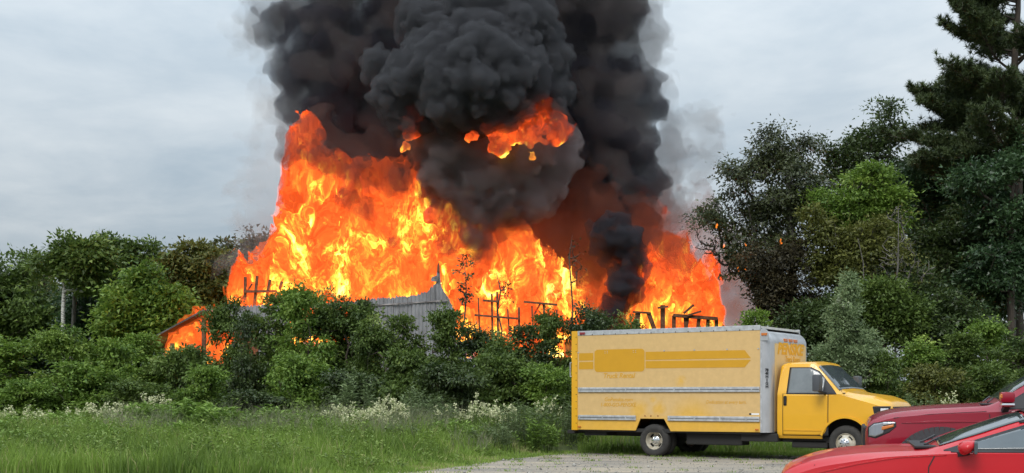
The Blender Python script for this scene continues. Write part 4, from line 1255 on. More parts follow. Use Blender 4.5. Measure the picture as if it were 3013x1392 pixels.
smoke('smoke_haze', 'brown haze drifting from the right flames towards the birch',
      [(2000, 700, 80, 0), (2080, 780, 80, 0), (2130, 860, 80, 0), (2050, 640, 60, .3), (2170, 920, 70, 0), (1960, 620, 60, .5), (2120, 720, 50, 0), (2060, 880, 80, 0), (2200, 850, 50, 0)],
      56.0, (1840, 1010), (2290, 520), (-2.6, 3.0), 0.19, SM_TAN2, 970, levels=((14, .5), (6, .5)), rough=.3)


def flame_pocket(label, puffs, Y, lo_px, hi_px, seed, h=.06):
    """a blob of fire rolling inside the smoke"""
    a, b = P(lo_px[0], lo_px[1], Y), P(hi_px[0], hi_px[1], Y)
    f, org = billow(puffs, Y, ((a[0], Y - 1.6, a[2]), (b[0], Y + 1.6, b[2])), h, seed, levels=((16, .45), (6, .45)), rough=.13, nL=.9)
    o = empty('flame_pocket'); tag(o, label, 'flames', 'flames of the burning building')
    v, q = surface_nets(f, org, h)
    c0 = np.array([v[:, 0].mean(), Y, v[:, 2].min()]); o.location = c0
    np_obj('flame_body', v - c0, q, FL_POCKET, o, smooth=True)
    n = fractal(f.shape, h, .7, 3.0, seed + 5)
    v, q = surface_nets(np.maximum(f + .2, np.abs(n) - .13), org, h)
    np_obj('flame_core', v - c0, q, FL_HOT, o, smooth=True)
    return o


FL_POCKET = burning_gas('flame_pocket', heat=-.2, scale=1.1, opacity=.7, vol=.25, sampled=False)
flame_pocket('bright flame pocket breaking out under the central billow',
             [(1442, 385, 24, .2), (1462, 405, 30, .2), (1500, 405, 34, .2), (1545, 385, 42, .2), (1590, 345, 40, .3), (1610, 305, 24, .4), (1635, 370, 38, .3), (1480, 425, 28, .2), (1570, 410, 36, .2)],
             49.0, (1380, 500), (1700, 240), 770)
flame_pocket('narrow flame pocket left of the central billow', [(1200, 400, 26, 0), (1208, 365, 22, 0), (1214, 330, 15, 0), (1190, 420, 18, 0)], 49.6, (1130, 480), (1280, 280), 780, .05)
flame_pocket('small flame lick in the dark smoke below the central billow', [(1340, 403, 7, 0), (1356, 406, 9, 0), (1370, 412, 11, 0), (1382, 404, 7, 0), (1390, 398, 4, 0)], 48.5, (1290, 460), (1430, 360), 790, .045)
# ------------------------------------------------------------------ burning twigs in the birch
for i, (px, py, hh, lab) in enumerate([(2109, 664, 10, 'highest burning twig at the tip of the bare branches'), (2130, 723, 8, 'burning twig on the bare branch below the highest one'), (2193, 721, 8, 'burning twig in the middle of the scorched birch'),
                                      (2298, 708, 14, 'small flame burning deep in the birch crown'), (2172, 792, 9, 'burning twig low on the bare branches'), (2194, 790, 8, 'burning twig beside the lowest one near the flames')]):
    Y = 45.2; c = P(px, py, Y); r_ = M(hh, Y)
    mb = MB(); bmesh.ops.create_icosphere(mb.bm, subdivisions=3, radius=1.0)
    for v in mb.bm.verts:
        z = v.co.z
        w_ = .32 * (1 - .75 * max(z, 0)) * (1 + .25 * math.sin(5 * z + i))
        v.co = (v.co.x * w_ * r_ + .12 * r_ * math.sin(3 * z + i), v.co.y * w_ * r_, z * r_ * .8)
    e_ = mb.build('burning_twig', FL_EMBER, smooth=True); e_.location = c
    tag(e_, lab, 'flame', 'burning twigs in the birch')
# ------------------------------------------------------------------ vehicle tools


def pchip(x, xp, fp):
    """smooth monotone interpolation"""
    xp = np.asarray(xp, float); fp = np.asarray(fp, float); x = np.asarray(x, float)
    h = np.diff(xp); d = np.diff(fp) / h
    m = np.zeros(len(xp))
    for i in range(1, len(xp) - 1):
        if d[i - 1] * d[i] > 0:
            w1, w2 = 2 * h[i] + h[i - 1], h[i] + 2 * h[i - 1]
            m[i] = (w1 + w2) / (w1 / d[i - 1] + w2 / d[i])
    m[0], m[-1] = d[0], d[-1]
    i = np.clip(np.searchsorted(xp, x) - 1, 0, len(h) - 1)
    t = np.clip((x - xp[i]) / h[i], 0, 1); hh = h[i]
    return (2 * t**3 - 3 * t**2 + 1) * fp[i] + (t**3 - 2 * t**2 + t) * hh * m[i] + (-2 * t**3 + 3 * t**2) * fp[i + 1] + (t**3 - t**2) * hh * m[i + 1]


class Shell:
    """car body lofted from stations: x -> half section [(half width, z), ...] from sill to roof centre"""
    def __init__(s, xs, secs, yc=0.0, sharp=()):
        s.xs = np.array(xs, float); s.sec = np.array(secs, float); s.yc = yc; s.sharp = set(sharp); s.cache = {}

    def section(s, x, n=8):
        key = (round(float(x), 5), n)
        if key not in s.cache: s.cache[key] = s._section(x, n)
        return s.cache[key]

    def _section(s, x, n=8):
        k = s.sec.shape[1]
        pts = np.array([[float(pchip([x], s.xs, s.sec[:, j, c])[0]) for c in (0, 1)] for j in range(k)])
        out = []
        for j in range(k - 1):                              # Catmull-Rom between the section points
            p0 = pts[max(j - 1, 0)] if j not in s.sharp else pts[j]
            p3 = pts[min(j + 2, k - 1)] if (j + 1) not in s.sharp else pts[j + 1]
            p1, p2 = pts[j], pts[j + 1]
            for t in np.linspace(0, 1, n, endpoint=(j == k - 2)):
                a = .5 * (2 * p1 + (p2 - p0) * t + (2 * p0 - 5 * p1 + 4 * p2 - p3) * t * t * .5 + (-p0 + 3 * p1 - 3 * p2 + p3) * t ** 3 * .5) if False else \
                    p1 + (p2 - p1) * t + .5 * t * (1 - t) * ((p2 - p0) * .25 * (1 - t) - (p3 - p1) * .25 * t)
                out.append(a)
        return np.array(out)

    def side(s, x, z):
        """near side y of the body at (x, z)"""
        q = s.section(x)
        zz_ = np.maximum.accumulate(q[:, 1] + np.arange(len(q)) * 1e-6)
        return s.yc - float(np.interp(z, zz_, q[:, 0]))

    def build(s, name, mat, parent, nx=90, arches=(), n=8, caps=True):
        xv = np.unique(np.concatenate([np.linspace(s.xs[0], s.xs[-1], nx), s.xs]))
        rows = []
        for x in xv:
            q = s.section(x, n)
            near = np.stack([np.full(len(q), x), s.yc - q[:, 0], q[:, 1]], -1)
            far = np.stack([np.full(len(q), x), s.yc + q[:, 0], q[:, 1]], -1)[::-1][1:]
            rows.append(np.concatenate([near, far]))
        G = np.array(rows); a, b, _ = G.shape
        V = G.reshape(-1, 3).copy()
        I = np.arange(a * b).reshape(a, b)
        F = np.stack([I[:-1, :-1], I[1:, :-1], I[1:, 1:], I[:-1, 1:]], -1).reshape(-1, 4)
        for (cx, cz, r) in arches:
            d = np.hypot(V[:, 0] - cx, V[:, 2] - cz)
            sidev = np.abs(V[:, 1] - s.yc) > 0.62 * np.abs(V[:, 1] - s.yc).max()
            ins = (d < r) & sidev
            F = F[~ins[F].all(1)]
            used = np.unique(F)
            mv = [i for i in used if ins[i]]
            for i in mv:
                k = r / max(d[i], 1e-4)
                V[i, 0] = cx + (V[i, 0] - cx) * k; V[i, 2] = cz + (V[i, 2] - cz) * k
        faces = F.tolist()
        if caps:
            faces += [I[0, ::-1].tolist(), I[-1].tolist()]
        me = np_mesh(name, V, faces, mat, smooth=True)
        bm = bmesh.new(); bm.from_mesh(me); bmesh.ops.recalc_face_normals(bm, faces=bm.faces); bm.to_mesh(me); bm.free()
        me.set_sharp_from_angle(angle=R(38))
        return link(name, me, parent)


def plate(name, pts, mat, parent, th=.008, out=(0, -1, 0), smooth=False):
    """flat piece: outline of 3-D points given thickness along out"""
    o = Vector(out).normalized() * th
    n = len(pts)
    v = [Vector(p) for p in pts] + [Vector(p) + o for p in pts]
    f = [list(range(n)), [n + i for i in range(n)][::-1]] + [[i, (i + 1) % n, n + (i + 1) % n, n + i] for i in range(n)]
    me = np_mesh(name, np.array([tuple(p) for p in v]), f, mat)
    bm = bmesh.new(); bm.from_mesh(me); bmesh.ops.recalc_face_normals(bm, faces=bm.faces); bm.to_mesh(me); bm.free()
    return link(name, me, parent)


def text(name, body, size, loc, rot, mat, parent, shear=0.0, width=None, bold=0.0, xs=1.0):
    c = bpy.data.curves.new(name, 'FONT'); c.body = body; c.size = size; c.shear = shear; c.offset = bold; c.extrude = .001
    c.resolution_u = 3
    if mat: c.materials.append(mat)
    o = bpy.data.objects.new(name, c)
    me = bpy.data.meshes.new_from_object(o)
    q = link(name, me, parent)
    q.location = loc; q.rotation_euler = rot
    if width:
        xs_ = [v.co.x for v in me.vertices]
        q.scale = (width / max(max(xs_) - min(xs_), 1e-3), 1, 1)
    bpy.data.objects.remove(o); bpy.data.curves.remove(c)
    return q


rubber = pmat('tyre_rubber', (0.025, 0.024, 0.023), .85, col2=(.045, .042, .038), vscale=9, bump=.2, bscale=60)
blackp = pmat('black_plastic', (0.018, 0.018, 0.02), .55, spec=.4)
under = pmat('chassis_black', (0.02, 0.019, 0.018), .8)
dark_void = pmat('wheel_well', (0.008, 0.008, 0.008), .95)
steel_white = pmat('white_steel_rim', (0.62, 0.59, 0.5), .45, col2=(.42, .36, .26), vscale=14)
chrome = pmat('chrome_trim', (0.75, 0.75, 0.76), .12, metal=1.0)
alu = pmat('brushed_aluminium', (0.56, 0.57, 0.59), .38, metal=.55, var=.22, vscale=3, stretch=(1, 1, .4))
galv = pmat('galvanised_rail', (0.6, 0.61, 0.63), .42, metal=.4, var=.3, vscale=10)
amber = pmat('amber_lens', (0.55, 0.16, 0.02), .25, coat=.6)
redlens = pmat('red_lens', (0.25, 0.015, 0.02), .3, coat=.5)
glass = pmat('vehicle_glass', (0.06, 0.072, 0.078), .05, spec=.75, coat=.5)
glass_l = pmat('door_glass', (0.16, 0.175, 0.18), .09, spec=.6, coat=.3, var=.3, vscale=2.0)
cabpaint = pmat('yellow_cab_paint', (0.78, 0.40, 0.012), .32, coat=.6, var=.06, vscale=2, coat_rough=.12)
decal = pmat('unfaded_yellow_paint', (0.62, 0.315, 0.012), .5, var=.06, vscale=3)
decal2 = pmat('lettering_yellow', (0.62, 0.30, 0.012), .55, col2=(.64, .35, .05), vscale=9)
letter_m = pmat('cab_lettering_yellow', (0.78, 0.40, 0.004), .5)


def box_panel_material():
    """sun-faded yellow paint: chalky tan above, still yellow near the lower edge and in a few patches"""
    m, t, out = new_mat('faded_yellow_paint')
    tc = N(t, 'ShaderNodeTexCoord'); sp = N(t, 'ShaderNodeSeparateXYZ'); t.links.new(tc.outputs['Object'], sp.inputs[0])
    nz = N(t, 'ShaderNodeTexNoise'); setin(nz, Scale=1.6, Detail=5.0, Roughness=.6); t.links.new(tc.outputs['Object'], nz.inputs['Vector'])
    nf = N(t, 'ShaderNodeTexNoise'); setin(nf, Scale=7.0, Detail=6.0, Roughness=.65); t.links.new(tc.outputs['Object'], nf.inputs['Vector'])
    # height above the lower rail decides how far the paint has chalked
    mr = N(t, 'ShaderNodeMapRange'); setin(mr, From_Min=.78, From_Max=1.02, To_Min=0.0, To_Max=1.0); t.links.new(sp.outputs['Z'], mr.inputs['Value'])
    ad = N(t, 'ShaderNodeMath', operation='MULTIPLY_ADD'); ad.inputs[1].default_value = .4; ad.inputs[2].default_value = -.14
    t.links.new(nz.outputs['Fac'], ad.inputs[0])
    su = N(t, 'ShaderNodeMath', operation='ADD', use_clamp=True); t.links.new(mr.outputs[0], su.inputs[0]); t.links.new(ad.outputs[0], su.inputs[1])
    fac = su.outputs[0]
    for (x, z, r) in [(-.36, 1.05, .2), (.7, 1.74, .09), (1.0, .72, .5), (.15, 1.1, .14), (.02, 1.3, .06)]:
        d = N(t, 'ShaderNodeVectorMath', operation='DISTANCE'); d.inputs[1].default_value = (x, 0, z)
        t.links.new(tc.outputs['Object'], d.inputs[0])
        q = N(t, 'ShaderNodeMath', operation='MULTIPLY_ADD'); q.inputs[1].default_value = .35
        t.links.new(nf.outputs['Fac'], q.inputs[0]); t.links.new(d.outputs['Value'], q.inputs[2])
        w = N(t, 'ShaderNodeMapRange'); setin(w, From_Min=r * .75 + .12, From_Max=r * 1.35 + .2, To_Min=.25, To_Max=1.0); t.links.new(q.outputs[0], w.inputs['Value'])
        mn = N(t, 'ShaderNodeMath', operation='MINIMUM'); t.links.new(fac, mn.inputs[0]); t.links.new(w.outputs[0], mn.inputs[1]); fac = mn.outputs[0]
    mx = N(t, 'ShaderNodeMix', data_type='RGBA'); mx.inputs[6].default_value = (.74, .42, .05, 1); mx.inputs[7].default_value = (.66, .44, .185, 1)
    t.links.new(fac, mx.inputs[0])
    m2 = N(t, 'ShaderNodeMix', data_type='RGBA', blend_type='MULTIPLY'); m2.inputs[0].default_value = 1.0
    rp = N(t, 'ShaderNodeValToRGB'); rp.color_ramp.elements[0].position = .25; rp.color_ramp.elements[0].color = (.88, .87, .86, 1); rp.color_ramp.elements[1].position = .7; rp.color_ramp.elements[1].color = (1.03, 1.03, 1.03, 1)
    t.links.new(nf.outputs['Fac'], rp.inputs[0]); t.links.new(mx.outputs[2], m2.inputs[6]); t.links.new(rp.outputs[0], m2.inputs[7])
    b = N(t, 'ShaderNodeBsdfPrincipled'); b.inputs['Roughness'].default_value = .5; t.links.new(m2.outputs[2], b.inputs['Base Color'])
    t.links.new(b.outputs[0], out.inputs['Surface'])
    return m


faded = box_panel_material()

# ------------------------------------------------------------------ the yellow box truck
PSI = R(33.7)
TY = 28.3
truck = empty('box_truck', ((1921 - CX) / FPX * TY, TY, 0.0), -PSI)
tag(truck, 'yellow rental box truck with faded cargo box parked at the gravel edge', 'truck')
W = 2.40                                                     # box width; local x forward, y away from the camera, near side y = 0
UF = 2.83                                                    # front face of the box

panel_pts = [(-1.995, .60), (-.446, .60), (-.32, .876), (.282, .876), (.45, .597), (2.60, .61), (2.60, 2.825), (-1.995, 2.825)]
MB().prism(panel_pts, 0.0, .03).build('side_panel', faded, truck)
MB().prism([(p[0], p[1]) for p in panel_pts], W - .03, W).build('side_panel', faded, truck)
MB().box((-2.16, -.012, .585), (-1.997, .06, 2.935), .006).build('corner_post', cabpaint, truck)
MB().box((-2.16, W - .06, .585), (-1.997, W + .012, 2.935), .006).build('corner_post', cabpaint, truck)
MB().box((-2.13, .062, .62), (-2.08, W - .062, 2.86)).build('rear_door', pmat('rear_door_paint', (.55, .4, .15), .5, var=.2), truck)
MB().box((-1.998, -.008, 2.826), (2.60, .05, 2.935), .006).build('roof_rail', galv, truck)
MB().box((-1.998, W - .05, 2.826), (2.60, W + .008, 2.935), .006).build('roof_rail', galv, truck)
MB().box((-2.1, .052, 2.87), (2.60, W - .052, 2.92)).build('roof', pmat('white_roof_skin', (.7, .7, .68), .6, var=.2), truck)
MB().box((-2.0, .04, .56), (2.60, W - .04, .64)).build('floor', under, truck)
for u in np.arange(-1.9, 2.55, .31):
    MB().cyl((u, -.012, 2.842), (0, -1, 0), .011, .012, 8).build('rivet', under, truck)
for z in np.arange(.75, 2.8, .17):
    MB().cyl((-2.03, -.015, z), (0, -1, 0), .010, .01, 8).build('rivet', under, truck)
# rounded aluminium nose of the box
rc, rt = .24, .30
cap = []
prof = [(.60, 0.0), (2.56, 0.0)] + [(2.56 + rt * .9 * math.sin(a), rt * (1 - math.cos(a))) for a in np.linspace(.2, math.pi / 2, 7)]
for z, inset in prof:
    row = []
    uf = UF - inset
    k = max(uf - 2.60, .02)
    r1 = min(rc, k)
    for a in np.linspace(0, math.pi / 2, 8): row.append((uf - r1 + r1 * math.sin(a), rc * (1 - math.cos(a)), z))
    row[0] = (2.602, 0.0, z)
    for a in np.linspace(0, math.pi / 2, 8): row.append((uf - r1 + r1 * math.cos(a), W - rc + rc * math.sin(a), z))
    row[-1] = (2.602, W, z)
    cap.append(row)
CV = np.array(cap); a_, b_ = CV.shape[:2]
II = np.arange(a_ * b_).reshape(a_, b_)
cf = np.stack([II[:-1, :-1], II[:-1, 1:], II[1:, 1:], II[1:, :-1]], -1).reshape(-1, 4).tolist() + [II[-1].tolist(), II[0, ::-1].tolist()]
co = np_obj('nose_cap', CV.reshape(-1, 3), cf, alu, truck, smooth=True); co.data.set_sharp_from_angle(angle=R(50))
MB().prism([(2.615, 2.60), (2.615, 2.83), (2.64, 2.86), (2.70, 2.86), (2.76, 2.82), (2.79, 2.75), (2.80, 2.60)], -.010, .02).build('cap_side_plate', alu, truck)
MB().box((2.608, -.006, .62), (2.640, .02, 2.6)).build('corner_seam', galv, truck)
plate('front_panel', [(UF + .001, rc + .02, .62), (UF + .001, W - rc - .02, .62), (UF + .001, W - rc - .02, 2.545), (UF + .001, rc + .02, 2.545)], pmat('front_panel_paint', (.8, .56, .24), .5, var=.08, vscale=5), truck, .004, (1, 0, 0))
RS, RF = (R(90), 0, 0), (R(90), 0, R(90))
text('lettering', 'PENSKE', .345, (UF + .009, .40, 2.325), RF, letter_m, truck, .25, 1.62, .014)
text('lettering', 'Truck Rental', .185, (UF + .009, .86, 2.155), RF, letter_m, truck, .2, .9, .003)
# stripes and lettering on the side
for q in [[(-1.959, 2.232), (-1.569, 2.232), (-1.569, 2.408), (-1.959, 2.408)], [(-1.959, 2.027), (-1.569, 2.027), (-1.569, 2.199), (-1.959, 2.199)],
          [(-.188, 2.222), (2.388, 2.222), (2.245, 2.398), (-.188, 2.408)], [(-.188, 2.03), (2.245, 2.022), (2.388, 2.186), (-.188, 2.195)]]:
    plate('stripe', [(u, -.0015, z) for u, z in q], decal, truck, .002)
rr = []
for cx_, cz_, a0 in [(-.30, 2.395, 0), (-1.45, 2.395, 90), (-1.45, 2.045, 180), (-.30, 2.045, 270)]:
    for a in range(0, 91, 18): rr.append((cx_ + .088 * math.cos(R(a0 + a)), -.0015, cz_ + .088 * math.sin(R(a0 + a))))
plate('logo_block', rr, decal, truck, .002)
for u in (-1.25, -1.19, -.50, -.44):
    for z in (2.40, 2.44): MB().cyl((u, -.006, z), (0, -1, 0), .008, .006, 6).build('rivet', galv, truck)
text('lettering', 'Truck Rental', .165, (-1.31, -.002, 1.815), RS, decal2, truck, .25, .84, .004)
text('lettering', 'GoPenske.com', .125, (-1.275, -.002, 1.272), RS, decal2, truck, .22, .74, .002)
text('lettering', '1-800-GO-PENSKE', .125, (-1.385, -.002, 1.150), RS, decal2, truck, .22, .94, .002)
text('lettering', 'Dedication at every turn.', .11, (1.325, -.002, 1.225), RS, decal2, truck, .2, .95, .001)
for u in (-1.98, .29, 1.04, 1.83, 2.56):
    MB().cyl((u, -.006, 2.425), (0, -1, 0), .016, .012, 8).build('rivet', galv, truck)
for i, ch in enumerate(['78', '4I', 'H', 'I', 'G', 'H']):            # height notice, letters stacked down the corner
    ang = R(38); r0_ = .24
    w_ = .075 if len(ch) > 1 else (.02 if ch == 'I' else .06)
    yy = .24 * (1 - math.cos(ang)) - .004; xx = UF - .24 + .24 * math.sin(ang)
    text('height_lettering', ch, .085, (xx - w_ * .5 * math.cos(ang) + .002, yy - w_ * .5 * math.sin(ang) - .006, 1.93 - i * .072), (R(90), 0, ang), blackp, truck, 0, w_, .004)
# rub rails
for a, b, z0, z1 in [(-1.97, 2.595, 1.483, 1.597), (-1.97, -.43, .833, .945), (.387, 2.595, .833, .945)]:
    MB().box((a, -.034, z0), (b, -.001, z1), .008).build('rub_rail', galv, truck)
    MB().box((a + .01, -.040, z0 + .052), (b - .01, -.033, z0 + .062)).build('rail_groove', blackp, truck)
    for u in np.arange(a + .03, b, .62):
        MB().box((u, -.041, z0 + .005), (u + .03, -.033, z1 - .005)).build('rail_bracket', galv, truck)
# lamps
for u, z, w, h_, m in [(-1.86, 2.875, .14, .055, redlens), (-1.94, .665, .075, .035, amber), (2.53, .665, .075, .035, amber), (2.70, 2.735, .13, .055, amber)]:
    MB().box((u - w / 2, -.03, z - h_ / 2), (u + w / 2, -.004, z + h_ / 2), .006).build('marker_lamp', m, truck)
for v in (.92, 1.22, 1.52):
    MB().box((UF - .06, v - .09, 2.60), (UF + .012, v + .09, 2.67), .01).build('marker_lamp', amber, truck)
MB().box((2.35, -.004, .985), (2.58, 0, 1.02)).build('inspection_sticker', pmat('sticker_white', (.8, .8, .8), .5), truck)
MB().box((2.35, -.006, .985), (2.40, -.003, 1.02)).build('sticker_emblem', blackp, truck)
for u in (-.2, -.05, .13):
    MB().cyl((u, -.006, .94), (0, -1, 0), .016, .01, 8).build('bolt', pmat('rust', (.3, .1, .03), .8), truck)
gh = MB()
gh.bar((-2.19, -.02, 1.85), (-2.19, -.02, 2.20), .018).bar((-2.19, -.02, 1.86), (-2.15, -.02, 1.86), .018).bar((-2.19, -.02, 2.19), (-2.15, -.02, 2.19), .018).build('grab_handle', galv, truck)
MB().box((-2.30, .02, .50), (-2.10, W - .02, .58), .01).build('rear_bumper', under, truck)

# chassis
for v in (.75, 1.6): MB().box((-2.0, v, .44), (4.6, v + .09, .60)).build('frame_rail', under, truck)
MB().box((-1.9, .15, .46), (-1.3, .6, .585)).build('rear_crossmember', under, truck)
MB().box((.75, .18, .30), (2.1, .62, .56), .03).build('fuel_tank', under, truck)
MB().box((2.1, .12, .40), (2.95, .5, .58), .02).build('battery_box', under, truck)
MB().box((3.2, .3, .28), (4.0, .7, .47), .03).build('step_beam', under, truck)
MB().cyl((0, W / 2, .38), (0, 1, 0), .07, W - .5, 12).build('rear_axle', under, truck)
MB().cyl((4.43, W / 2, .40), (0, 1, 0), .05, W - .5, 12).build('front_axle', under, truck)
MB().cyl((0, W / 2, .38), (0, 1, 0), .18, .3, 16).build('differential', under, truck)
MB().cyl((1.2, 1.2, .42), (1, 0, 0), .09, 1.1, 12).build('muffler', under, truck)


def tyre_prof(r, w, bead):
    return [(bead, -w / 2 + .02), (bead + .03, -w / 2), (r - .06, -w / 2 - .004), (r - .015, -w / 2 + .02), (r, -w / 2 + .05), (r, w / 2 - .05), (r - .015, w / 2 - .02), (r - .06, w / 2 + .004), (bead + .03, w / 2), (bead, w / 2 - .02), (bead, -w / 2 + .02)]


def wheel(parent, c, side, r=.375, w=.21, dish=-.06, front=False, holes=True):
    """side -1: outer face towards the camera"""
    wo = empty('wheel', c); wo.parent = parent
    ax = (0, side, 0)
    MB().lathe(tyre_prof(r, w, .215), (0, 0, 0), ax, 48).build('tyre', rubber, wo, smooth=True)
    fo = w / 2 - .03
    if front:
        pr = [(.218, fo), (.205, fo + .012), (.196, fo - .02), (.17, fo + .01), (.12, fo + .05), (.085, fo + .07), (.0, fo + .07)]
    else:
        pr = [(.218, fo), (.205, fo + .012), (.19, fo - .02), (.175, fo - .10), (.12, fo - .11), (.09, fo - .08), (.0, fo - .08)]
    MB().lathe(pr[::1], (0, 0, 0), ax, 40).build('rim', steel_white, wo, smooth=True)
    hub = MB()
    hz = pr[-1][1]
    hub.lathe([(.105, hz - .02), (.105, hz + .012), (.09, hz + .025), (.05, hz + .03), (.045, hz + .075), (.0, hz + .08)], (0, 0, 0), ax, 28)
    hub.build('hub_cover', chrome, wo, smooth=True)
    for i in range(8):
        a = 2 * math.pi * i / 8
        MB().cyl((math.cos(a) * .078, side * (hz + .03), math.sin(a) * .078), ax, .012, .02, 8).build('lug_nut', blackp if front else chrome, wo)
    if holes:
        for i in range(4):
            a = 2 * math.pi * (i + .5) / 4
            rr_ = .155 if front else .15
            hh = (fo + .022) if front else (fo - .102)
            q = MB()
            for da in (-.22, -.07, .07, .22):
                q.cyl((math.cos(a + da) * rr_, side * hh, math.sin(a + da) * rr_), ax, .022, .014, 10)
            q.build('hand_hole', dark_void, wo)
    return wo


wheel(truck, (0, .14, .375), -1)
wheel(truck, (0, .42, .375), -1, holes=False)
wheel(truck, (0, W - .14, .375), 1); wheel(truck, (0, W - .42, .375), 1, holes=False)
wheel(truck, (4.43, .27, .40), -1, front=True); wheel(truck, (4.43, W - .27, .40), 1, front=True)
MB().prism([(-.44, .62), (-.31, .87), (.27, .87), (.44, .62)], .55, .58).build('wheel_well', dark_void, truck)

# cab
CCv = W / 2
cxs = [2.93, 2.97, 3.10, 3.55, 3.68, 3.80, 4.02, 4.27, 4.36, 4.60, 4.90, 5.12, 5.28, 5.34]
csec = []
for x in cxs:
    zt = np.interp(x, [2.93, 3.0, 3.55, 3.68, 3.74, 4.27, 4.40, 4.9, 5.2, 5.30, 5.34], [2.06, 2.10, 2.11, 2.085, 2.03, 1.50, 1.43, 1.37, 1.28, 1.20, 1.10])      # near top edge
    zc = zt + np.interp(x, [2.93, 3.6, 4.27, 4.4, 5.34], [.05, .05, .05, .06, .05])
    wt_ = np.interp(x, [2.93, 3.6, 3.74, 4.27, 4.4, 4.9, 5.2, 5.34], [.78, .80, .78, .93, .86, .82, .78, .72])
    belt = np.interp(x, [2.93, 4.27, 4.40, 4.9, 5.15, 5.34], [1.45, 1.44, 1.40, 1.26, 1.18, 1.05])
    wb = np.interp(x, [2.93, 4.4, 4.95, 5.2, 5.34], [1.03, 1.03, 1.01, .93, .80])
    zs = np.interp(x, [2.93, 4.8, 4.95, 5.34], [.485, .485, .86, .86])
    if belt > zt - .03: belt = zt - .03
    csec.append([(wb - .04, zs), (wb, zs + .08), (wb + .012, (zs + belt) / 2), (wb, belt), (wt_, zt - .015), (wt_ * .75, zt + (zc - zt) * .6), (0.0, zc)])
cab = Shell(cxs, csec, CCv, sharp=(3,))
cab.build('cab_body', cabpaint, truck, nx=120, arches=[(4.43, .42, .515)])
# arch lip
lip = MB()
pts = [(4.43 + .53 * math.cos(R(a)), .42 + .53 * math.sin(R(a))) for a in range(4, 172, 7)]
for p0, p1 in zip(pts, pts[1:]):
    lip.bar((p0[0], CCv - 1.045, p0[1]), (p1[0], CCv - 1.045, p1[1]), .045, .05, up=(0, 1, 0))
lip.build('arch_lip', cabpaint, truck, smooth=True)
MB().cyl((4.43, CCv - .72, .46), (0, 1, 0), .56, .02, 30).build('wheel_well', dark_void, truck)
MB().box((3.0, .3, .40), (4.9, W - .3, .52)).build('cab_floor', under, truck)


def on_cab(u, z, off=.004): return (u, cab.side(u, z) - off, z)


def seg_poly(pts, n=5):
    out = []
    for i in range(len(pts)):
        a, b = np.array(pts[i], float), np.array(pts[(i + 1) % len(pts)], float)
        for t in np.linspace(0, 1, n, endpoint=False): out.append(tuple(a + (b - a) * t))
    return out


# door: a skin just proud of the body so that its gaps read, with window, handle, rub line
door = empty('door'); door.parent = truck


def skin(name, poly, mat, parent, off, nu=26, nz=26, th=.006):
    """sheet following the cab side inside polygon bounds (grid rows between lower and upper outline)"""
    us = np.linspace(min(p[0] for p in poly['lo']), max(p[0] for p in poly['lo']), nu)
    lo = np.interp(us, [p[0] for p in poly['lo']], [p[1] for p in poly['lo']])
    hi = np.interp(us, [p[0] for p in poly['hi']], [p[1] for p in poly['hi']])
    V = []
    for u, a, b in zip(us, lo, hi):
        for z in np.linspace(a, b, nz): V.append((u, cab.side(u, z) - off, z))
    I = np.arange(nu * nz).reshape(nu, nz)
    F = np.stack([I[:-1, :-1], I[1:, :-1], I[1:, 1:], I[:-1, 1:]], -1).reshape(-1, 4)
    o = np_obj(name, np.array(V), F, mat, parent, smooth=True)
    md = o.modifiers.new('thick', 'SOLIDIFY'); md.thickness = th; md.offset = -1
    return o


skin('door_gap', {'lo': [(3.045, .545), (4.065, .545)], 'hi': [(3.045, 1.445), (4.065, 1.445)]}, blackp, door, .003, th=.004)
skin('door_skin', {'lo': [(3.058, .56), (3.80, .56), (3.95, .58), (4.0, .62), (4.05, .80)], 'hi': [(3.058, 1.435), (4.05, 1.425)]}, cabpaint, door, .010, th=.006)
MB().bar(on_cab(3.06, .66, .018), on_cab(3.96, .66, .018), .012, .01).build('door_crease', cabpaint, door)
skin('window_frame', {'lo': [(3.13, 1.43), (4.24, 1.43)], 'hi': [(3.13, 2.02), (3.62, 2.015), (3.80, 1.93), (4.24, 1.44)]}, blackp, door, .006, th=.004)
skin('door_glass', {'lo': [(3.165, 1.455), (3.94, 1.455)], 'hi': [(3.165, 1.995), (3.60, 1.99), (3.77, 1.92), (3.94, 1.755)]}, glass_l, door, .010, th=.004)
skin('quarter_trim', {'lo': [(3.955, 1.46), (4.19, 1.46)], 'hi': [(3.955, 1.735), (4.19, 1.475)]}, blackp, door, .012, th=.004)
MB().box((3.075, cab.side(3.1, 1.3) - .02, 1.19), (3.145, cab.side(3.1, 1.3) - .006, 1.395), .02).build('door_handle', blackp, door)
MB().box((3.09, cab.side(3.1, 1.3) - .028, 1.22), (3.13, cab.side(3.1, 1.3) - .018, 1.365), .01).build('handle_pull', under, door)
# windshield
WS = [(3.745, 2.015, .755), (4.27, 1.47, .915)]
nr = 14
V, F = [], []
for i in range(nr):
    t = i / (nr - 1)
    u = 3.755 + (4.255 - 3.755) * t
    for j in range(nr + 6):
        s_ = -1 + 2 * j / (nr + 5)
        q = cab.section(u)
        wtop = q[(cab.sec.shape[1] - 3) * 8][0] if False else np.interp(u, [3.74, 4.27], [.755, .885])
        y = s_ * wtop
        z = np.interp(abs(y), q[::-1, 0][np.argsort(q[::-1, 0])], q[::-1, 1][np.argsort(q[::-1, 0])])
        V.append((u + .006, CCv + y, z + .008))
m_ = nr + 6
I = np.arange(nr * m_).reshape(nr, m_)
F = np.stack([I[:-1, :-1], I[1:, :-1], I[1:, 1:], I[:-1, 1:]], -1).reshape(-1, 4)
ws = np_obj('windshield', np.array(V), F, glass, truck, smooth=True)
md = ws.modifiers.new('thick', 'SOLIDIFY'); md.thickness = .006
MB().box((4.24, CCv - .9, 1.43), (4.36, CCv + .9, 1.465), .01).build('cowl', blackp, truck)
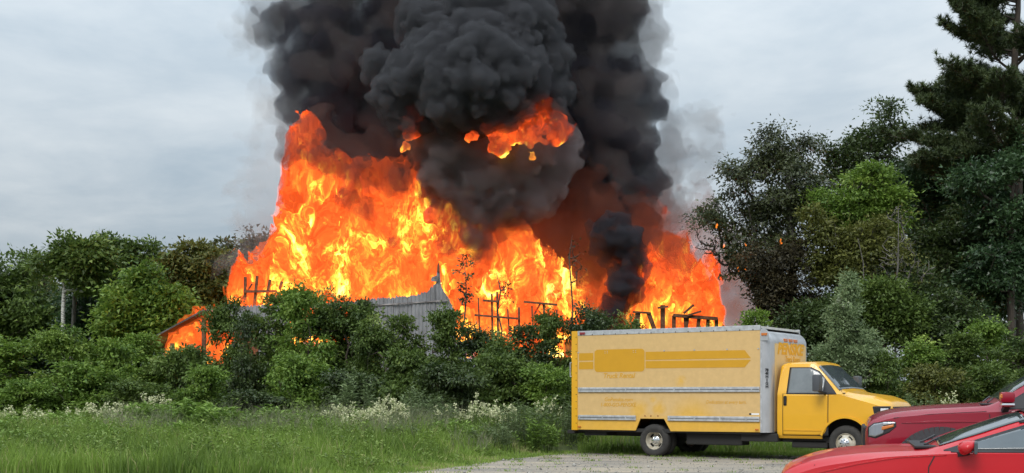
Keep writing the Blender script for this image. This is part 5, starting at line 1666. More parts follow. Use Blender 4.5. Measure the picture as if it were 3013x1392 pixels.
for s_ in (-.5, .1): MB().bar((4.31, CCv + s_ - .1, 1.48), (4.12, CCv + s_ + .45, 1.66), .016, .012).build('wiper', blackp, truck)
v_, f_ = tubes([(np.array((4.30, CCv - .86, 1.46)), .004, np.array((4.24, CCv - .86, 1.72)), .003)], 5)
np_obj('antenna', v_, f_, blackp, truck)
# front end
MB().box((4.86, CCv - 1.0, .94), (5.30, CCv - .66, 1.185), .02).build('headlight_surround', blackp, truck)
MB().box((4.86, CCv + .66, .94), (5.30, CCv + 1.0, 1.185), .02).build('headlight_surround', blackp, truck)
for s_ in (-1, 1):
    MB().box((5.16, CCv + s_ * .98 - .03, .99), (5.318, CCv + s_ * .98 + .03, 1.14), .01).build('headlight', pmat('clear_lens', (.75, .76, .78), .1, coat=.5), truck)
MB().box((5.25, CCv - .66, .92), (5.345, CCv + .66, 1.175), .02).build('grille', blackp, truck)
for i in range(4): MB().box((5.34, CCv - .64, .95 + i * .055), (5.355, CCv + .64, .975 + i * .055)).build('grille_bar', under, truck)
MB().box((4.86, CCv - 1.03, .46), (5.36, CCv + 1.03, .87), .04).build('front_bumper', blackp, truck)
# mirrors
for s_, b_side in ((-1, 1), (1, 1)):
    y0 = CCv + s_ * 1.30
    mo = empty('side_mirror', (3.93, y0, 1.66)); mo.parent = truck
    MB().box((-.09, -.12, -.17), (.07, .12, .19), .04).build('mirror_head', pmat('grey_mirror_shell', (.07, .075, .085), .4), mo, smooth=True)
    MB().bar((0.02, -s_ * .02, -.16), (.08, -s_ * .32, -.22), .05, .04).build('mirror_arm', blackp, mo)
# ------------------------------------------------------------------ the two red vehicles parked in front
red = pmat('bright_red_paint', (0.5, 0.005, 0.012), .4, metal=.0, spec=.3, coat=.6, var=.05, vscale=2, coat_rough=.03)
maroon = pmat('maroon_paint', (0.27, 0.006, 0.022), .4, metal=.1, spec=.3, coat=.7, var=.05, vscale=2, coat_rough=.04)
softtop = pmat('black_soft_top', (0.012, 0.012, 0.014), .8, bump=.15, bscale=200)
lampglass = pmat('headlamp_glass', (.3, .31, .33), .1, metal=.6, coat=1.0)
cglass = pmat('car_side_glass', (0.06, 0.08, 0.092), .06, spec=.7, coat=.5, var=.35, vscale=2.2)


def strip(sh, name, poly, mat, parent, off, nu=30, nz=10, th=.006):
    us = np.linspace(poly['lo'][0][0], poly['lo'][-1][0], nu)
    lo = np.interp(us, [p[0] for p in poly['lo']], [p[1] for p in poly['lo']])
    hi = np.interp(us, [p[0] for p in poly['hi']], [p[1] for p in poly['hi']])
    V = [(u, sh.side(u, z) - off, z) for u, a, b in zip(us, lo, hi) for z in np.linspace(a, max(b, a + .001), nz)]
    I = np.arange(nu * nz).reshape(nu, nz)
    F = np.stack([I[:-1, :-1], I[1:, :-1], I[1:, 1:], I[:-1, 1:]], -1).reshape(-1, 4)
    o = np_obj(name, np.array(V), F, mat, parent, smooth=True)
    md = o.modifiers.new('thick', 'SOLIDIFY'); md.thickness = th; md.offset = -1
    return o


def top_sheet(sh, name, x0, x1, w0, w1, mat, parent, off=.008, nx=16, ny=22, lift=(0, 0, 1)):
    """sheet lying on the upper body between two stations (windshield, soft top, hood scoop)"""
    V = []
    for i in range(nx):
        t = i / (nx - 1); x = x0 + (x1 - x0) * t; w = w0 + (w1 - w0) * t
        q = sh.section(x); o = np.argsort(q[:, 0]); qs = q[o]
        up = qs[qs[:, 1] > qs[:, 1].max() - .42]
        for j in range(ny):
            y = -w + 2 * w * j / (ny - 1)
            z = float(np.interp(abs(y), up[:, 0], up[:, 1]))
            V.append((x + lift[0] * off, y + sh.yc, z + off * lift[2]))
    I = np.arange(nx * ny).reshape(nx, ny)
    F = np.stack([I[:-1, :-1], I[1:, :-1], I[1:, 1:], I[:-1, 1:]], -1).reshape(-1, 4)
    o = np_obj(name, np.array(V), F, mat, parent, smooth=True)
    md = o.modifiers.new('thick', 'SOLIDIFY'); md.thickness = .006
    return o


def car_wheel(parent, c, side, r):
    wo = empty('wheel', c); wo.parent = parent
    ax = (0, side, 0)
    MB().lathe(tyre_prof(r, .24, r * .68), (0, 0, 0), ax, 40).build('tyre', rubber, wo, smooth=True)
    MB().lathe([(r * .69, .10), (r * .62, .09), (r * .6, .02), (.06, .02), (0.0, .05)], (0, 0, 0), ax, 36).build('rim', under, wo, smooth=True)
    for i in range(5):
        a = 2 * math.pi * i / 5
        MB().bar((0, side * .07, 0), (math.cos(a) * r * .64, side * .085, math.sin(a) * r * .64), .05, .03).build('spoke', chrome, wo)


def make_car(name, label, cat, loc, yaw, S):
    root = empty(name, loc, yaw); tag(root, label, cat)
    return root


# ---- low red coupe: local x runs back from the nose, y away from the camera
car = make_car('red_car', 'bright red low sports car with black soft top in the corner', 'car', (2.66, 12.3, 0), R(-15), None)
car.scale = (1, 1, .972)
hx = [0.0, .06, .18, .38, .68, 1.00, 1.33, 1.41, 1.70, 2.26, 2.46, 3.05, 3.45, 3.85, 4.2, 4.6, 4.65]
zc = [.62, .745, .815, .885, .938, .962, .975, 1.0, 1.115, 1.30, 1.335, 1.34, 1.27, 1.10, 1.04, 1.0, .85]      # centre line height
zt = [.56, .70, .775, .845, .895, .925, .945, .965, 1.06, 1.235, 1.265, 1.27, 1.20, 1.04, .99, .95, .80]      # near upper edge
wt = [.55, .66, .74, .76, .76, .76, .76, .755, .70, .62, .60, .60, .60, .66, .68, .66, .6]
zsh = [.52, .64, .70, .775, .835, .885, .91, .915, .925, .93, .935, .945, .95, .95, .93, .89, .75]            # shoulder
wsh = [.62, .76, .86, .91, .93, .93, .93, .93, .93, .93, .93, .94, .95, .95, .93, .86, .75]
wm = [.64, .80, .89, .93, .945, .945, .94, .94, .94, .94, .94, .95, .955, .955, .94, .88, .78]
zm = [.42, .50, .55, .60, .64, .66, .67, .67, .67, .67, .67, .67, .67, .67, .66, .62, .55]
zs = [.25, .20, .17, .16, .16, .16, .16, .16, .16, .16, .16, .16, .16, .18, .22, .25, .3]
secs = [[(wm[i] - .05, zs[i]), (wm[i], zm[i]), (wsh[i], zsh[i]), (wt[i] + (.03 if hx[i] < 1.6 else .0), zt[i] - .0), (wt[i] * .55, zt[i] + (zc[i] - zt[i]) * .75), (0, zc[i])] for i in range(len(hx))]
rc_ = Shell(hx, secs, 0.0, sharp=(2,))
rc_.build('body', red, car, nx=150, arches=[(.86, .33, .37), (3.55, .34, .38)], n=10)
for x in (.86, 3.55):
    for s_ in (-1, 1):
        car_wheel(car, (x, s_ * .82, .335), s_, .335)
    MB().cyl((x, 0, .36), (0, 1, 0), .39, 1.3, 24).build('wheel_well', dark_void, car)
strip(rc_, 'fender_crease', {'lo': [(.30, .70), (.75, .815), (1.1, .880), (1.5, .905)], 'hi': [(.30, .715), (.75, .828), (1.1, .89), (1.5, .912)]}, red, car, .006)
top_sheet(rc_, 'windshield', 1.45, 2.20, .735, .615, glass, car, .012)
top_sheet(rc_, 'soft_top', 2.23, 3.5, .635, .635, softtop, car, .022)
cowl = MB(); cowl.box((1.24, -.70, .955), (1.44, .70, .985), .01).build('cowl', blackp, car)
for y in (-.55, .05): MB().bar((1.34, y, .99), (1.50, y + .5, 1.045), .02, .014).build('wiper', blackp, car)
strip(rc_, 'window_frame', {'lo': [(1.48, .945), (3.15, .96)], 'hi': [(1.48, .955), (2.27, 1.215), (2.5, 1.245), (2.85, 1.24), (3.15, .98)]}, blackp, car, .004)
strip(rc_, 'side_window', {'lo': [(1.69, .968), (3.0, .972)], 'hi': [(1.69, 1.005), (2.29, 1.195), (2.5, 1.225), (2.78, 1.215), (3.0, .985)]}, cglass, car, .009)
strip(rc_, 'soft_top_edge', {'lo': [(2.14, 1.205), (2.32, 1.228), (2.9, 1.235)], 'hi': [(2.14, 1.225), (2.32, 1.262), (2.9, 1.266)]}, softtop, car, .016)
strip(rc_, 'belt_trim', {'lo': [(1.54, .935), (3.2, .95)], 'hi': [(1.54, .948), (3.2, .963)]}, blackp, car, .008, nz=3)
for pts in ([(1.36, .30), (1.34, .60), (1.35, .80), (1.40, .90)], [(2.95, .30), (3.0, .6), (3.02, .9)]):
    b = MB()
    for (a0, z0), (a1, z1) in zip(pts, pts[1:]):
        b.bar((a0, rc_.side(a0, z0) - .001, z0), (a1, rc_.side(a1, z1) - .001, z1), .010, .006, up=(0, 1, 0))
    b.build('door_gap', blackp, car)
b = MB()
for (a0, z0), (a1, z1) in zip([(.36, .80), (.30, .70), (.26, .60), (.24, .5)], [(.30, .70), (.26, .60), (.24, .5)]):
    b.bar((a0, rc_.side(a0, z0) - .001, z0), (a1, rc_.side(a1, z1) - .001, z1), .008, .006, up=(0, 1, 0))
b.build('bumper_gap', blackp, car)
strip(rc_, 'headlight', {'lo': [(.07, .60), (.30, .645)], 'hi': [(.07, .655), (.30, .685)]}, lampglass, car, .006)
MB().box((-.01, -.45, .36), (.06, .45, .52), .02).build('grille', blackp, car)
mr_ = empty('side_mirror', (1.66, -1.04, .985)); mr_.parent = car
mb = MB(); bmesh.ops.create_uvsphere(mb.bm, u_segments=24, v_segments=14, radius=1.0)
for v in mb.bm.verts:
    x, y, z = v.co
    v.co = (x * .075 * (1 + .35 * z) + .025 * z, y * .115, z * .068)
mb.build('mirror_shell', red, mr_, smooth=True)
MB().box((.05, -.10, -.06), (.085, .10, .06), .02).build('mirror_glass', cglass, mr_)
MB().bar((0, .06, -.05), (-.06, .17, -.085), .07, .04).build('mirror_foot', blackp, mr_)
# ---- interior seats glimpsed above the belt line
for y in (-.36, .36):
    MB().box((2.45, y - .22, .55), (2.63, y + .22, 1.12), .06).build('seat', softtop, car, smooth=True)

# ---- maroon pickup behind it
pk = make_car('maroon_pickup', 'dark maroon pickup truck standing behind the bright red car', 'pickup truck', (4.60, 16.15, 0), R(-15), None)
hx = [0.0, .05, .14, .30, .70, 1.20, 1.42, 1.52, 1.8, 2.15, 2.35, 3.3, 3.62, 3.68, 4.2, 5.3, 5.36]
zc = [1.02, 1.12, 1.18, 1.235, 1.285, 1.315, 1.325, 1.36, 1.56, 1.74, 1.77, 1.77, 1.70, 1.36, 1.35, 1.35, 1.2]
zt = [.98, 1.08, 1.135, 1.19, 1.24, 1.27, 1.285, 1.32, 1.50, 1.68, 1.71, 1.71, 1.64, 1.34, 1.34, 1.34, 1.18]
wt = [.62, .72, .77, .79, .79, .79, .79, .785, .74, .67, .66, .66, .66, .88, .90, .90, .85]
zsh = [.94, 1.03, 1.08, 1.13, 1.175, 1.20, 1.21, 1.215, 1.22, 1.225, 1.23, 1.24, 1.25, 1.25, 1.25, 1.25, 1.1]
wsh = [.70, .80, .88, .93, .95, .945, .94, .94, .94, .94, .94, .94, .94, .94, .94, .94, .88]
wm = [.74, .84, .91, .955, .97, .96, .955, .955, .955, .955, .955, .955, .955, .96, .96, .96, .9]
zm = [.80, .82, .85, .88, .90, .91, .91, .91, .91, .91, .91, .91, .91, .91, .91, .91, .85]
zs = [.48, .46, .44, .42, .40, .40, .40, .40, .40, .40, .40, .40, .40, .40, .42, .48, .5]
secs = [[(wm[i] - .04, zs[i]), (wm[i], zm[i]), (wsh[i], zsh[i]), (wt[i] + (.03 if hx[i] < 1.45 else 0), zt[i]), (wt[i] * .55, zt[i] + (zc[i] - zt[i]) * .8), (0, zc[i])] for i in range(len(hx))]
ps = Shell(hx, secs, 0.0, sharp=(2,))
ps.build('body', maroon, pk, nx=160, arches=[(.88, .40, .46), (4.35, .40, .46)], n=10)
for x in (.88, 4.35):
    for s_ in (-1, 1): car_wheel(pk, (x, s_ * .82, .385), s_, .385)
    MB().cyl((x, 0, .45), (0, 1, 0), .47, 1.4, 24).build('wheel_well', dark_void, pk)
    fl = MB()
    for a0 in range(8, 172, 6):
        p0 = (x + .54 * math.cos(R(a0)), .42 + .54 * math.sin(R(a0))); p1 = (x + .54 * math.cos(R(a0 + 6)), .42 + .54 * math.sin(R(a0 + 6)))
        fl.bar((p0[0], -.962, p0[1]), (p1[0], -.962, p1[1]), .15, .05, up=(0, 1, 0))
    fl.build('fender_flare', pmat('grey_flare', (.045, .045, .05), .55), pk)
top_sheet(ps, 'windshield', 1.56, 2.12, .765, .665, glass, pk, .012)
strip(ps, 'window_frame', {'lo': [(1.60, 1.245), (3.55, 1.265)], 'hi': [(1.60, 1.30), (2.15, 1.645), (2.4, 1.675), (3.3, 1.675), (3.55, 1.5)]}, blackp, pk, .004)
strip(ps, 'side_window', {'lo': [(1.84, 1.265), (2.62, 1.272)], 'hi': [(1.84, 1.43), (2.18, 1.625), (2.4, 1.655), (2.62, 1.655)]}, cglass, pk, .009)
strip(ps, 'side_window', {'lo': [(2.70, 1.272), (3.45, 1.28)], 'hi': [(2.70, 1.655), (3.25, 1.655), (3.45, 1.5)]}, cglass, pk, .009)
for pts in ([(1.48, .45), (1.47, .8), (1.46, 1.0), (1.43, 1.19)], [(2.66, .45), (2.66, .8), (2.66, 1.22)], [(.33, 1.135), (.75, 1.182), (1.2, 1.208), (1.40, 1.218)]):
    b = MB()
    for (a0, z0), (a1, z1) in zip(pts, pts[1:]):
        b.bar((a0, ps.side(a0, z0) - .001, z0), (a1, ps.side(a1, z1) - .001, z1), .010, .006, up=(0, 1, 0))
    b.build('panel_gap', blackp, pk)
strip(ps, 'fender_crease', {'lo': [(.42, 1.075), (.9, 1.085), (1.4, 1.095)], 'hi': [(.42, 1.08), (.9, 1.115), (1.4, 1.10)]}, maroon, pk, .010)
lampo = empty('headlight'); lampo.parent = pk
strip(ps, 'lamp_housing', {'lo': [(.03, .90), (.12, .885), (.28, .96), (.36, 1.03)], 'hi': [(.03, 1.02), (.10, 1.075), (.28, 1.10), (.36, 1.085)]}, blackp, lampo, .004)
strip(ps, 'lamp_lens', {'lo': [(.04, .915), (.11, .905), (.20, .945), (.21, .96)], 'hi': [(.04, 1.01), (.10, 1.06), (.20, 1.08), (.21, 1.08)]}, lampglass, lampo, .010)
strip(ps, 'turn_lamp', {'lo': [(.19, .985), (.33, 1.03)], 'hi': [(.19, 1.03), (.33, 1.06)]}, amber, lampo, .014, nu=10, nz=4)
strip(ps, 'lamp_chrome', {'lo': [(.20, 1.045), (.35, 1.07)], 'hi': [(.20, 1.085), (.35, 1.085)]}, chrome, lampo, .014, nu=10, nz=4)
MB().box((-.03, -.62, .74), (.05, .62, 1.03), .03).build('grille', blackp, pk)
MB().box((-.08, -.88, .46), (.22, .88, .70), .05).build('front_bumper', maroon, pk, smooth=True)
MB().box((3.72, -.80, 1.345), (5.25, .80, 1.352)).build('bed_cover', softtop, pk)
for s_ in (-1,):
    mr2 = empty('side_mirror', (1.62, s_ * 1.09, 1.335)); mr2.parent = pk
    MB().box((-.09, -.12, -.01), (.07, .12, .12), .035).build('mirror_shell', maroon, mr2, smooth=True)
    MB().box((-.085, -.115, -.06), (.07, .115, -.012), .02).build('mirror_chrome', chrome, mr2, smooth=True)
    MB().box((-.094, -.118, .045), (-.07, -.03, .095), .01).build('mirror_lamp', amber, mr2)
    MB().bar((0, .08, -.05), (-.02, .17, -.11), .07, .05).build('mirror_foot', blackp, mr2)
MB().box((1.36, -.74, 1.29), (1.54, .74, 1.318), .01).build('cowl', blackp, pk)
for y in (-.5, .1): MB().bar((1.46, y, 1.33), (1.60, y + .5, 1.40), .02, .014).build('wiper', blackp, pk)
# ------------------------------------------------------------------ meadow grass and weeds
rg = np.random.default_rng(9)
grass_m = leaf_mat('grass_blade', (0.09, 0.155, 0.028), (0.27, 0.40, 0.07), rough=0.6, transl=0.4, tipcol=(0.4, 0.38, 0.17))
grass_blue = leaf_mat('grass_seed_heads', (0.13, 0.15, 0.08), (0.29, 0.3, 0.18), rough=0.7, transl=0.35, tipcol=(0.3, 0.27, 0.19))


def grass_patch(name, label, n, xr, yr, hfun, keep, mat, seed, wid=0.016, lean=0.35, tintf=None):
    r = np.random.default_rng(seed)
    x = r.uniform(*xr, n) if not callable(xr) else None
    y = r.uniform(*yr, n)
    if x is None: x = xr(y, r)
    k = keep(x, y, r)
    x, y = x[k], y[k]
    n = len(x)
    hgt = hfun(x, y) * r.uniform(0.55, 1.25, n)
    z = ground_z(x, y)
    a = r.uniform(0, 2 * math.pi, n)
    d = np.stack([np.cos(a), np.sin(a), np.zeros(n)], -1)
    ln = hgt * lean * r.uniform(0.2, 1.5, n)
    wdir = r.uniform(0, math.pi, n)
    s = np.stack([np.cos(wdir), np.sin(wdir) * 0.5, np.zeros(n)], -1) * (wid * r.uniform(0.6, 1.4, n))[:, None]
    p = np.stack([x, y, z], -1)
    mid = p + d * (ln * 0.3)[:, None]; mid[:, 2] += hgt * 0.6
    tip = p + d * ln[:, None]; tip[:, 2] += hgt
    v = np.stack([p - s / 2, p + s / 2, mid + s * 0.4, mid - s * 0.4, tip], 1).reshape(-1, 3)
    i = np.arange(n)[:, None] * 5
    f = np.concatenate([i + np.array([[0, 1, 2]]), i + np.array([[0, 2, 3]]), i + np.array([[3, 2, 4]])], 1).reshape(-1, 3)
    patch = 0.52 + 0.4 * smooth_noise2(x, y, seed + 1, 3.0) + 0.2 * smooth_noise2(x, y, seed + 2, 0.8)
    if tintf is not None: patch = patch + tintf(x, y)
    ti = np.clip(patch + r.normal(0, 0.13, n), 0, 0.96)
    ti = np.where(r.uniform(size=n) < 0.03, 0.98, ti)
    o = np_obj(name, v, f, mat, attrs={'tint': np.repeat(ti, 3)})
    tag(o, label, 'grass', kind='stuff')
    return o


def fan(px0, px1):
    return lambda y, r: (r.uniform(px0, px1, len(y)) - CX) / FPX * y


def front_dist(x, y):
    return y - gravel_edge(x)


def tall_h(x, y):
    d = front_dist(x, y)
    left = np.clip((-x - 1.0) / 6.0, 0, 1)
    base = np.interp(d + 1.4 * left, [0.0, 0.8, 1.8, 2.8, 4.0, 6.0, 9.0], [0.07, 0.09, 0.15, 0.32, 0.43, 0.5, 0.53])
    return base * (0.85 + 0.3 * smooth_noise2(x, y, 21, 2.0) + 0.22 * smooth_noise2(x, y, 23, 0.7))


def on_meadow(x, y, r):
    d = front_dist(x, y) + 0.3 * smooth_noise2(x, y, 31, 1.2)
    return d > r.uniform(-0.5, 0.3, len(x)) ** 1


grass_patch('meadow_grass', 'short mown green grass along the gravel edge', 110000, fan(-120, 2500), (21.5, 30.5), lambda x, y: np.minimum(tall_h(x, y), 0.3),
            lambda x, y, r: on_meadow(x, y, r) & (tall_h(x, y) < 0.26), grass_m, 41, wid=0.016, lean=0.5, tintf=lambda x, y: 0.12 + 0 * x)
grass_patch('tall_grass', 'tall uncut meadow grass between the mown strip and the shrubs', 80000, fan(-120, 1800), (21.5, 33.5), tall_h,
            lambda x, y, r: on_meadow(x, y, r) & (tall_h(x, y) >= 0.16), grass_m, 42, wid=0.017, lean=0.4, tintf=lambda x, y: -0.1 + 0 * x)
grass_patch('seed_grass', 'hazy grey green grass seed heads over the tall meadow', 26000, fan(300, 1760), (27.5, 33.5), lambda x, y: tall_h(x, y) * 1.3 + 0.08,
            lambda x, y, r: on_meadow(x, y, r) & (smooth_noise2(x, y, 51, 2.4) > 0.05) & (tall_h(x, y) > 0.22), grass_blue, 43, wid=0.011, lean=0.45)
grass_patch('verge_grass', 'tall grass along the foot of the thicket behind the vehicles', 20000, fan(1700, 3150), (30.0, 36.0), lambda x, y: 0.22 + 0.10 * np.clip(y - 31, 0, 4),
            lambda x, y, r: r.uniform(size=len(x)) < 0.9, grass_m, 44, wid=0.018, lean=0.4)
# sparse tufts growing through the gravel
grass_patch('gravel_weeds', 'sparse low weeds creeping over the gravel edge', 26000, fan(1050, 2450), (22.3, 29.6), lambda x, y: 0.05 + 0 * x,
            lambda x, y, r: (front_dist(x, y) < 0.2) & (smooth_noise2(x, y * 2.6, 61, 2.6) > 0.22 + 0.5 * np.clip(-front_dist(x, y) / 4, 0, 1)), grass_m, 45, wid=0.014, lean=0.9)

# broad-leaved herbs scattered through the grass
rw = np.random.default_rng(19)
nh = 2600
hy = rw.uniform(22.2, 32.5, nh); hx_ = (rw.uniform(-60, 1760, nh) - CX) / FPX * hy
k = (front_dist(hx_, hy) > 1.0) & (smooth_noise2(hx_, hy, 71, 2.6) + rw.normal(0, .3, nh) > 0.1)
hx_, hy = hx_[k], hy[k]; nh = len(hx_)
hh = tall_h(hx_, hy) * rw.uniform(.8, 1.6, nh) + .03
ci = np.repeat(np.arange(nh), 12)
t_ = rw.uniform(.3, 1.0, len(ci))
a_h = rw.uniform(0, 6.28, len(ci))
hp = np.stack([hx_[ci] + rw.normal(0, .05, len(ci)), hy[ci] + rw.normal(0, .05, len(ci)), ground_z(hx_[ci], hy[ci]) + hh[ci] * t_], -1)
hv, hf = leaf_arrays(hp, np.stack([np.cos(a_h), np.sin(a_h), .5 + 0 * a_h], -1), np.array([0, 0, 1.0]) + rw.normal(0, .3, hp.shape), rw.uniform(.06, .13, len(ci)), rw.uniform(.025, .05, len(ci)))
htint = np.clip(np.repeat(rw.normal(.5, .2, nh), 12) + rw.normal(0, .1, len(ci)), 0, .96)
ho = np_obj('meadow_weeds', hv, hf, leaf_mat('herb_leaf', (0.08, 0.13, 0.026), (0.24, 0.34, 0.07), tipcol=(.36, .4, .14)), attrs={'tint': np.repeat(htint, 2)})
tag(ho, 'small broad leaved herbs scattered through the meadow grass', 'weeds', kind='stuff')

# loose stones on the gravel
rs = np.random.default_rng(14)
ns = 3600
sy = rs.uniform(22.0, 29.5, ns); sx = (rs.uniform(1000, 2500, ns) - CX) / FPX * sy
k = front_dist(sx, sy) < 0.1
sx, sy = sx[k], sy[k]; ns = len(sx)
octv = np.array([[1, 0, 0], [-1, 0, 0], [0, 1, 0], [0, -1, 0], [0, 0, 1], [0, 0, -1]], float)
octf = np.array([[0, 2, 4], [2, 1, 4], [1, 3, 4], [3, 0, 4], [2, 0, 5], [1, 2, 5], [3, 1, 5], [0, 3, 5]])
rad = rs.lognormal(math.log(0.009), 0.5, ns)
sv = octv[None] * rad[:, None, None] * rs.uniform(0.6, 1.3, (ns, 6, 1)) * np.array([1, 1, .7])
aa = rs.uniform(0, 6.28, ns)
ca, sa = np.cos(aa)[:, None], np.sin(aa)[:, None]
sv = np.stack([sv[..., 0] * ca - sv[..., 1] * sa, sv[..., 0] * sa + sv[..., 1] * ca, sv[..., 2]], -1)
sv += np.stack([sx, sy, 0.004 + rad * 0.35], -1)[:, None]
stone_m = leaf_mat('loose_stone', (0.12, 0.115, 0.11), (0.42, 0.4, 0.36), rough=0.9, transl=0.0)
st = np_obj('loose_gravel', sv.reshape(-1, 3), (np.arange(ns)[:, None, None] * 6 + octf[None]).reshape(-1, 3), stone_m, attrs={'tint': np.repeat(rs.uniform(0, .9, ns), 8)})
tag(st, 'loose grey stones scattered over the gravel', 'gravel', kind='stuff')

# ------------------------------------------------------------------ leafy weeds and white flowers
blossom_m = leaf_mat('white_blossom', (0.4, 0.43, 0.2), (0.72, 0.72, 0.46), rough=0.7, transl=0.3)
LM['weed'] = leaf_mat('weed_leaf', (0.085, 0.15, 0.028), (0.24, 0.37, 0.07), tipcol=(0.34, 0.47, 0.12))
LM['weed_grey'] = leaf_mat('weed_grey_leaf', (0.09, 0.13, 0.055), (0.23, 0.3, 0.13))


def weed(name, label, cx, top, hw, Y, nst, lm, seed, leaf=0.11, aspect=0.38, per=26, flowers=0, group=None, cat='plant', fl_from=0.72, fsize=0.05):
    """a stand of upright stems with paired leaves, optionally topped with blossom"""
    r = np.random.default_rng(seed)
    b = base_at(cx, Y); w = M(hw, Y)
    o = empty(name, b); tag(o, label, cat, group)
    segs, pos, ax, nr, ti, fp, fl = [], [], [], [], [], [], []
    H0 = P(cx, top, Y)[2] - b[2]
    for s in range(nst):
        u = r.uniform(-1, 1)
        x0 = u * w; y0 = r.uniform(-0.5, 0.5)
        H = H0 * (1 - 0.35 * abs(u) ** 2) * r.uniform(0.72, 1.02)
        lx, ly = r.normal(0, 0.09, 2) * H
        p0 = np.array([x0, y0, 0.0]); p1 = np.array([x0 + lx * .4, y0 + ly * .4, H * .5]); p2 = np.array([x0 + lx, y0 + ly, H])
        segs += [(p0, .006, p1, .005), (p1, .005, p2, .003)]
        st = r.normal(0.5, 0.12)
        for q in range(per):
            t = r.uniform(0.25, 1.0)
            p = p0 * (1 - t) + p2 * t
            a = q * 2.4 + r.uniform(0, .6)
            pos.append(p); ax.append([math.cos(a), math.sin(a), 0.55 - 0.5 * (1 - t) + r.normal(0, .15)]); nr.append([0, 0, 1])
            ti.append(st + 0.25 * (t - .5) + r.normal(0, .1))
        if flowers:
            for q in range(flowers):
                t = r.uniform(fl_from, 1.03)
                a = r.uniform(0, 6.28); rr = r.uniform(0, 0.1) * (1.25 - t + 0.35)
                c = p0 * (1 - t) + p2 * t + np.array([math.cos(a) * rr, math.sin(a) * rr, 0])
                for k in range(4):
                    fp.append(c + r.normal(0, .022, 3)); fl.append(r.uniform(0.3, 0.95))
    tv, tf = tubes(segs, 4)
    tag(np_obj('stem', tv, tf, LM[lm], o), kind='stuff')
    pos, ax, nr = np.array(pos), np.array(ax, float), np.array(nr, float) + r.normal(0, .25, (len(pos), 3))
    L = leaf * r.uniform(0.6, 1.25, len(pos))
    v, f = leaf_arrays(pos, ax, nr, L, L * aspect)
    tag(np_obj('foliage', v, f, LM[lm], o, attrs={'tint': np.repeat(np.clip(ti, 0, .97), 2)}), kind='stuff')
    if flowers:
        fp = np.array(fp); n = len(fp)
        v, f = leaf_arrays(fp, r.normal(size=(n, 3)), r.normal(size=(n, 3)) + np.array([0, -.6, 1.2]), np.full(n, fsize), np.full(n, fsize))
        tag(np_obj('blossom', v, f, blossom_m, o, attrs={'tint': np.repeat(fl, 2)}), kind='stuff')
    return o


G4 = 'white flowering weeds in front of the shrubs'
for i, (cx, top, hw, Y, nst, fl, lab) in enumerate([
        (40, 1212, 75, 31.5, 26, 9, 'white flower patch at the left photo edge'),
        (125, 1222, 45, 31.0, 18, 8, 'small white flower clump right of the edge patch'),
        (260, 1205, 60, 31.6, 24, 9, 'white flower stand left of the tall single one'),
        (335, 1200, 45, 31.4, 18, 9, 'white flower clump touching the milkweed patch'),
        (465, 1160, 38, 32.0, 14, 10, 'tallest white flower cluster above the milkweed'),
        (1005, 1203, 60, 31.0, 26, 10, 'white flower stand at the left end of the large bed'),
        (1090, 1225, 75, 29.6, 40, 11, 'large spreading white flower bed in mid meadow'),
        (1150, 1195, 60, 30.6, 28, 10, 'white flowers at the right end of the large bed'),
        (1108, 1160, 22, 32.2, 8, 9, 'single tall white flower above the large bed'),
        (1330, 1208, 40, 31.4, 14, 8, 'small white flower clump before the truck'),
        (1395, 1172, 25, 32.2, 9, 9, 'tall white flower stem in the dark gap'),
        (1430, 1200, 50, 31.2, 20, 9, 'white flower row right of the dark gap'),
        (1485, 1198, 35, 31.4, 14, 9, 'white flower clump ending the middle row'),
        (1612, 1188, 32, 31.6, 12, 8, 'white flower clump next to the truck box'),
        (2800, 1168, 40, 33.0, 12, 5, 'faint white flowers in the grass above the pickup')]):
    weed('white_flower', lab, cx, top - 20, hw * 1.15, Y, nst, 'weed', 500 + i, leaf=0.07, per=14, flowers=int(fl * .7), group=G4)
G5 = 'leafy weeds of the meadow'
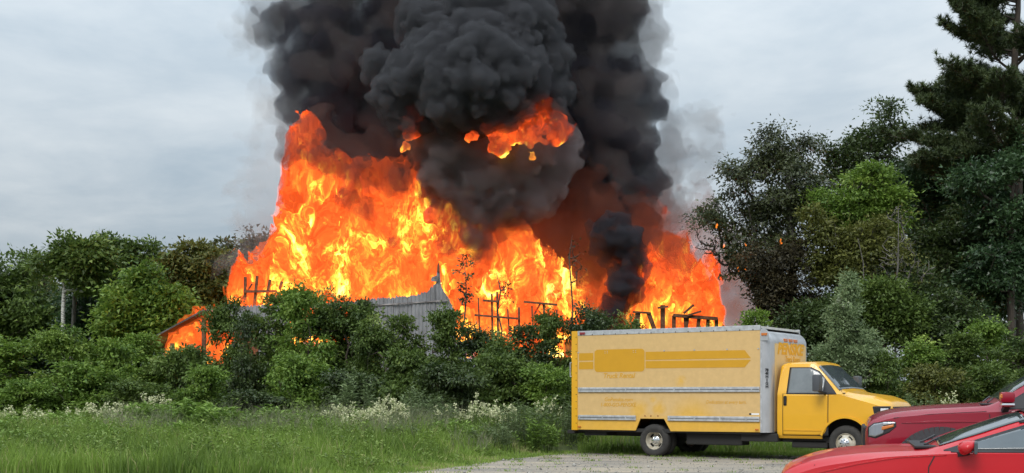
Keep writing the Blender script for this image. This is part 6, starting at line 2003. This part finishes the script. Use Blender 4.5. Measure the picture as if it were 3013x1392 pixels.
for i, (cx, top, hw, Y, nst, lm, lf, lab) in enumerate([
        (440, 1200, 85, 30.5, 34, 'weed', .15, 'bright milkweed patch behind the tall grass'),
        (560, 1195, 60, 29.8, 26, 'weed', .16, 'tallest milkweed stand of the meadow'),
        (640, 1210, 75, 29.2, 32, 'weed', .15, 'dark leaved milkweed clump beside the tallest stand'),
        (800, 1215, 62, 30.6, 34, 'weed', .13, 'bright flat topped weed patch in mid meadow'),
        (740, 1240, 50, 30.0, 18, 'weed', .13, 'low weeds between the milkweed and the flat topped patch'),
        (1045, 1120, 55, 32.6, 26, 'weed_grey', .15, 'willowy grey green weed standing before the dark thicket'),
        (1215, 1150, 40, 32.4, 14, 'weed_grey', .12, 'wispy tall weed right of the white flower bed'),
        (1270, 1180, 70, 31.5, 26, 'weed_grey', .1, 'wispy grey weeds before the middle shrubs'),
        (1540, 1195, 70, 30.4, 34, 'weed_grey', .09, 'rounded grey green weed mound left of the truck'),
        (1640, 1180, 60, 31.6, 24, 'weed_grey', .09, 'grey weeds at the truck rear corner'),
        (60, 1290, 80, 26.2, 30, 'weed', .13, 'broad leaved weeds in the left corner of the meadow'),
        (150, 1300, 60, 25.6, 22, 'weed', .12, 'second broad leaved weed clump near the left corner'),
        (240, 1255, 70, 28.6, 26, 'weed', .11, 'weed clump below the left white flowers'),
        (380, 1250, 70, 28.8, 24, 'weed', .11, 'weed clump below the milkweed patch'),
        (870, 1290, 70, 27.6, 22, 'weed', .1, 'low reddish weeds in the middle of the grass'),
        (950, 1250, 70, 29.4, 24, 'weed', .1, 'low weeds left of the large flower bed'),
        (330, 1275, 60, 26.8, 20, 'weed', .12, 'broad leaved weed clump in the near grass left of centre'),
        (520, 1270, 70, 27.4, 24, 'weed', .12, 'broad leaved weed clump in the near grass below the milkweed'),
        (30, 1255, 60, 28.4, 22, 'weed', .12, 'tall weed clump against the left photo edge'),
        (690, 1285, 60, 27.0, 20, 'weed', .11, 'low weed clump before the dark milkweed'),
        (180, 1235, 70, 29.8, 26, 'weed', .13, 'weed stand in front of the second white flower clump'),
        (880, 1235, 70, 29.8, 26, 'weed', .12, 'weed stand between the flat topped patch and the flower bed'),
        (1180, 1270, 60, 28.6, 20, 'weed_grey', .1, 'grey weed clump below the large flower bed'),
        (1330, 1255, 70, 29.6, 24, 'weed', .1, 'green weed clump below the dark gap'),
        (1440, 1265, 60, 29.4, 22, 'weed_grey', .1, 'grey weed clump before the white flower row'),
        (1580, 1250, 60, 30.0, 22, 'weed', .1, 'green weed clump beside the rounded weed mound'),
        (1700, 1195, 40, 32.0, 14, 'weed_grey', .1, 'weeds just behind the truck bumper'),
        (2700, 1175, 60, 33.0, 20, 'weed_grey', .1, 'weeds in the verge above the pickup hood')]):
    weed('leafy_weed', lab, cx, top - 24, hw, Y, int(nst * 1.9), lm, 540 + i, leaf=lf * 1.15, per=20, group=G5, aspect=0.36 if lm == 'weed' else 0.25)
# litter and sticks
m_lit = pmat('white_litter', (0.75, 0.76, 0.78), 0.5)
p = P(1248, 1347, EYE * FPX / (1349 - HY))
b_ = MB()
b_.face([(0, 0, 0.01), (.09, .02, .05), (.11, .06, .1), (.02, .05, .07)]).face([(.09, .02, .05), (.17, 0, .02), (.15, .05, .09), (.11, .06, .1)]).face([(0, 0, .01), (-.05, .03, .06), (.02, .05, .07)])
lo = b_.build('crumpled_paper', m_lit); lo.location = (p[0], p[1], 0.02)
md = lo.modifiers.new('thick', 'SOLIDIFY'); md.thickness = 0.004
tag(lo, 'crumpled white paper scrap lying on the gravel edge', 'litter')
m_stick = pmat('dry_stick', (0.42, 0.35, 0.26), 0.9, var=0.5)
for i, (px, py, ln, an, lab) in enumerate([(1535, 1342, 0.28, .1, 'short dry stick on the gravel'), (1625, 1350, 0.62, -.05, 'long pale dry stick on the gravel near the truck')]):
    Y = EYE * FPX / (py - HY); c = P(px, py, Y)
    v, f = tubes([((-ln / 2, 0, 0), .008, (0, .02, .01), .011), ((0, .02, .01), .011, (ln / 2, -.01, 0), .006)], 5)
    so = np_obj('dry_stick', v, f, m_stick, smooth=True); so.location = (c[0], c[1], .018); so.rotation_euler = (0, 0, an)
    tag(so, lab, 'stick')
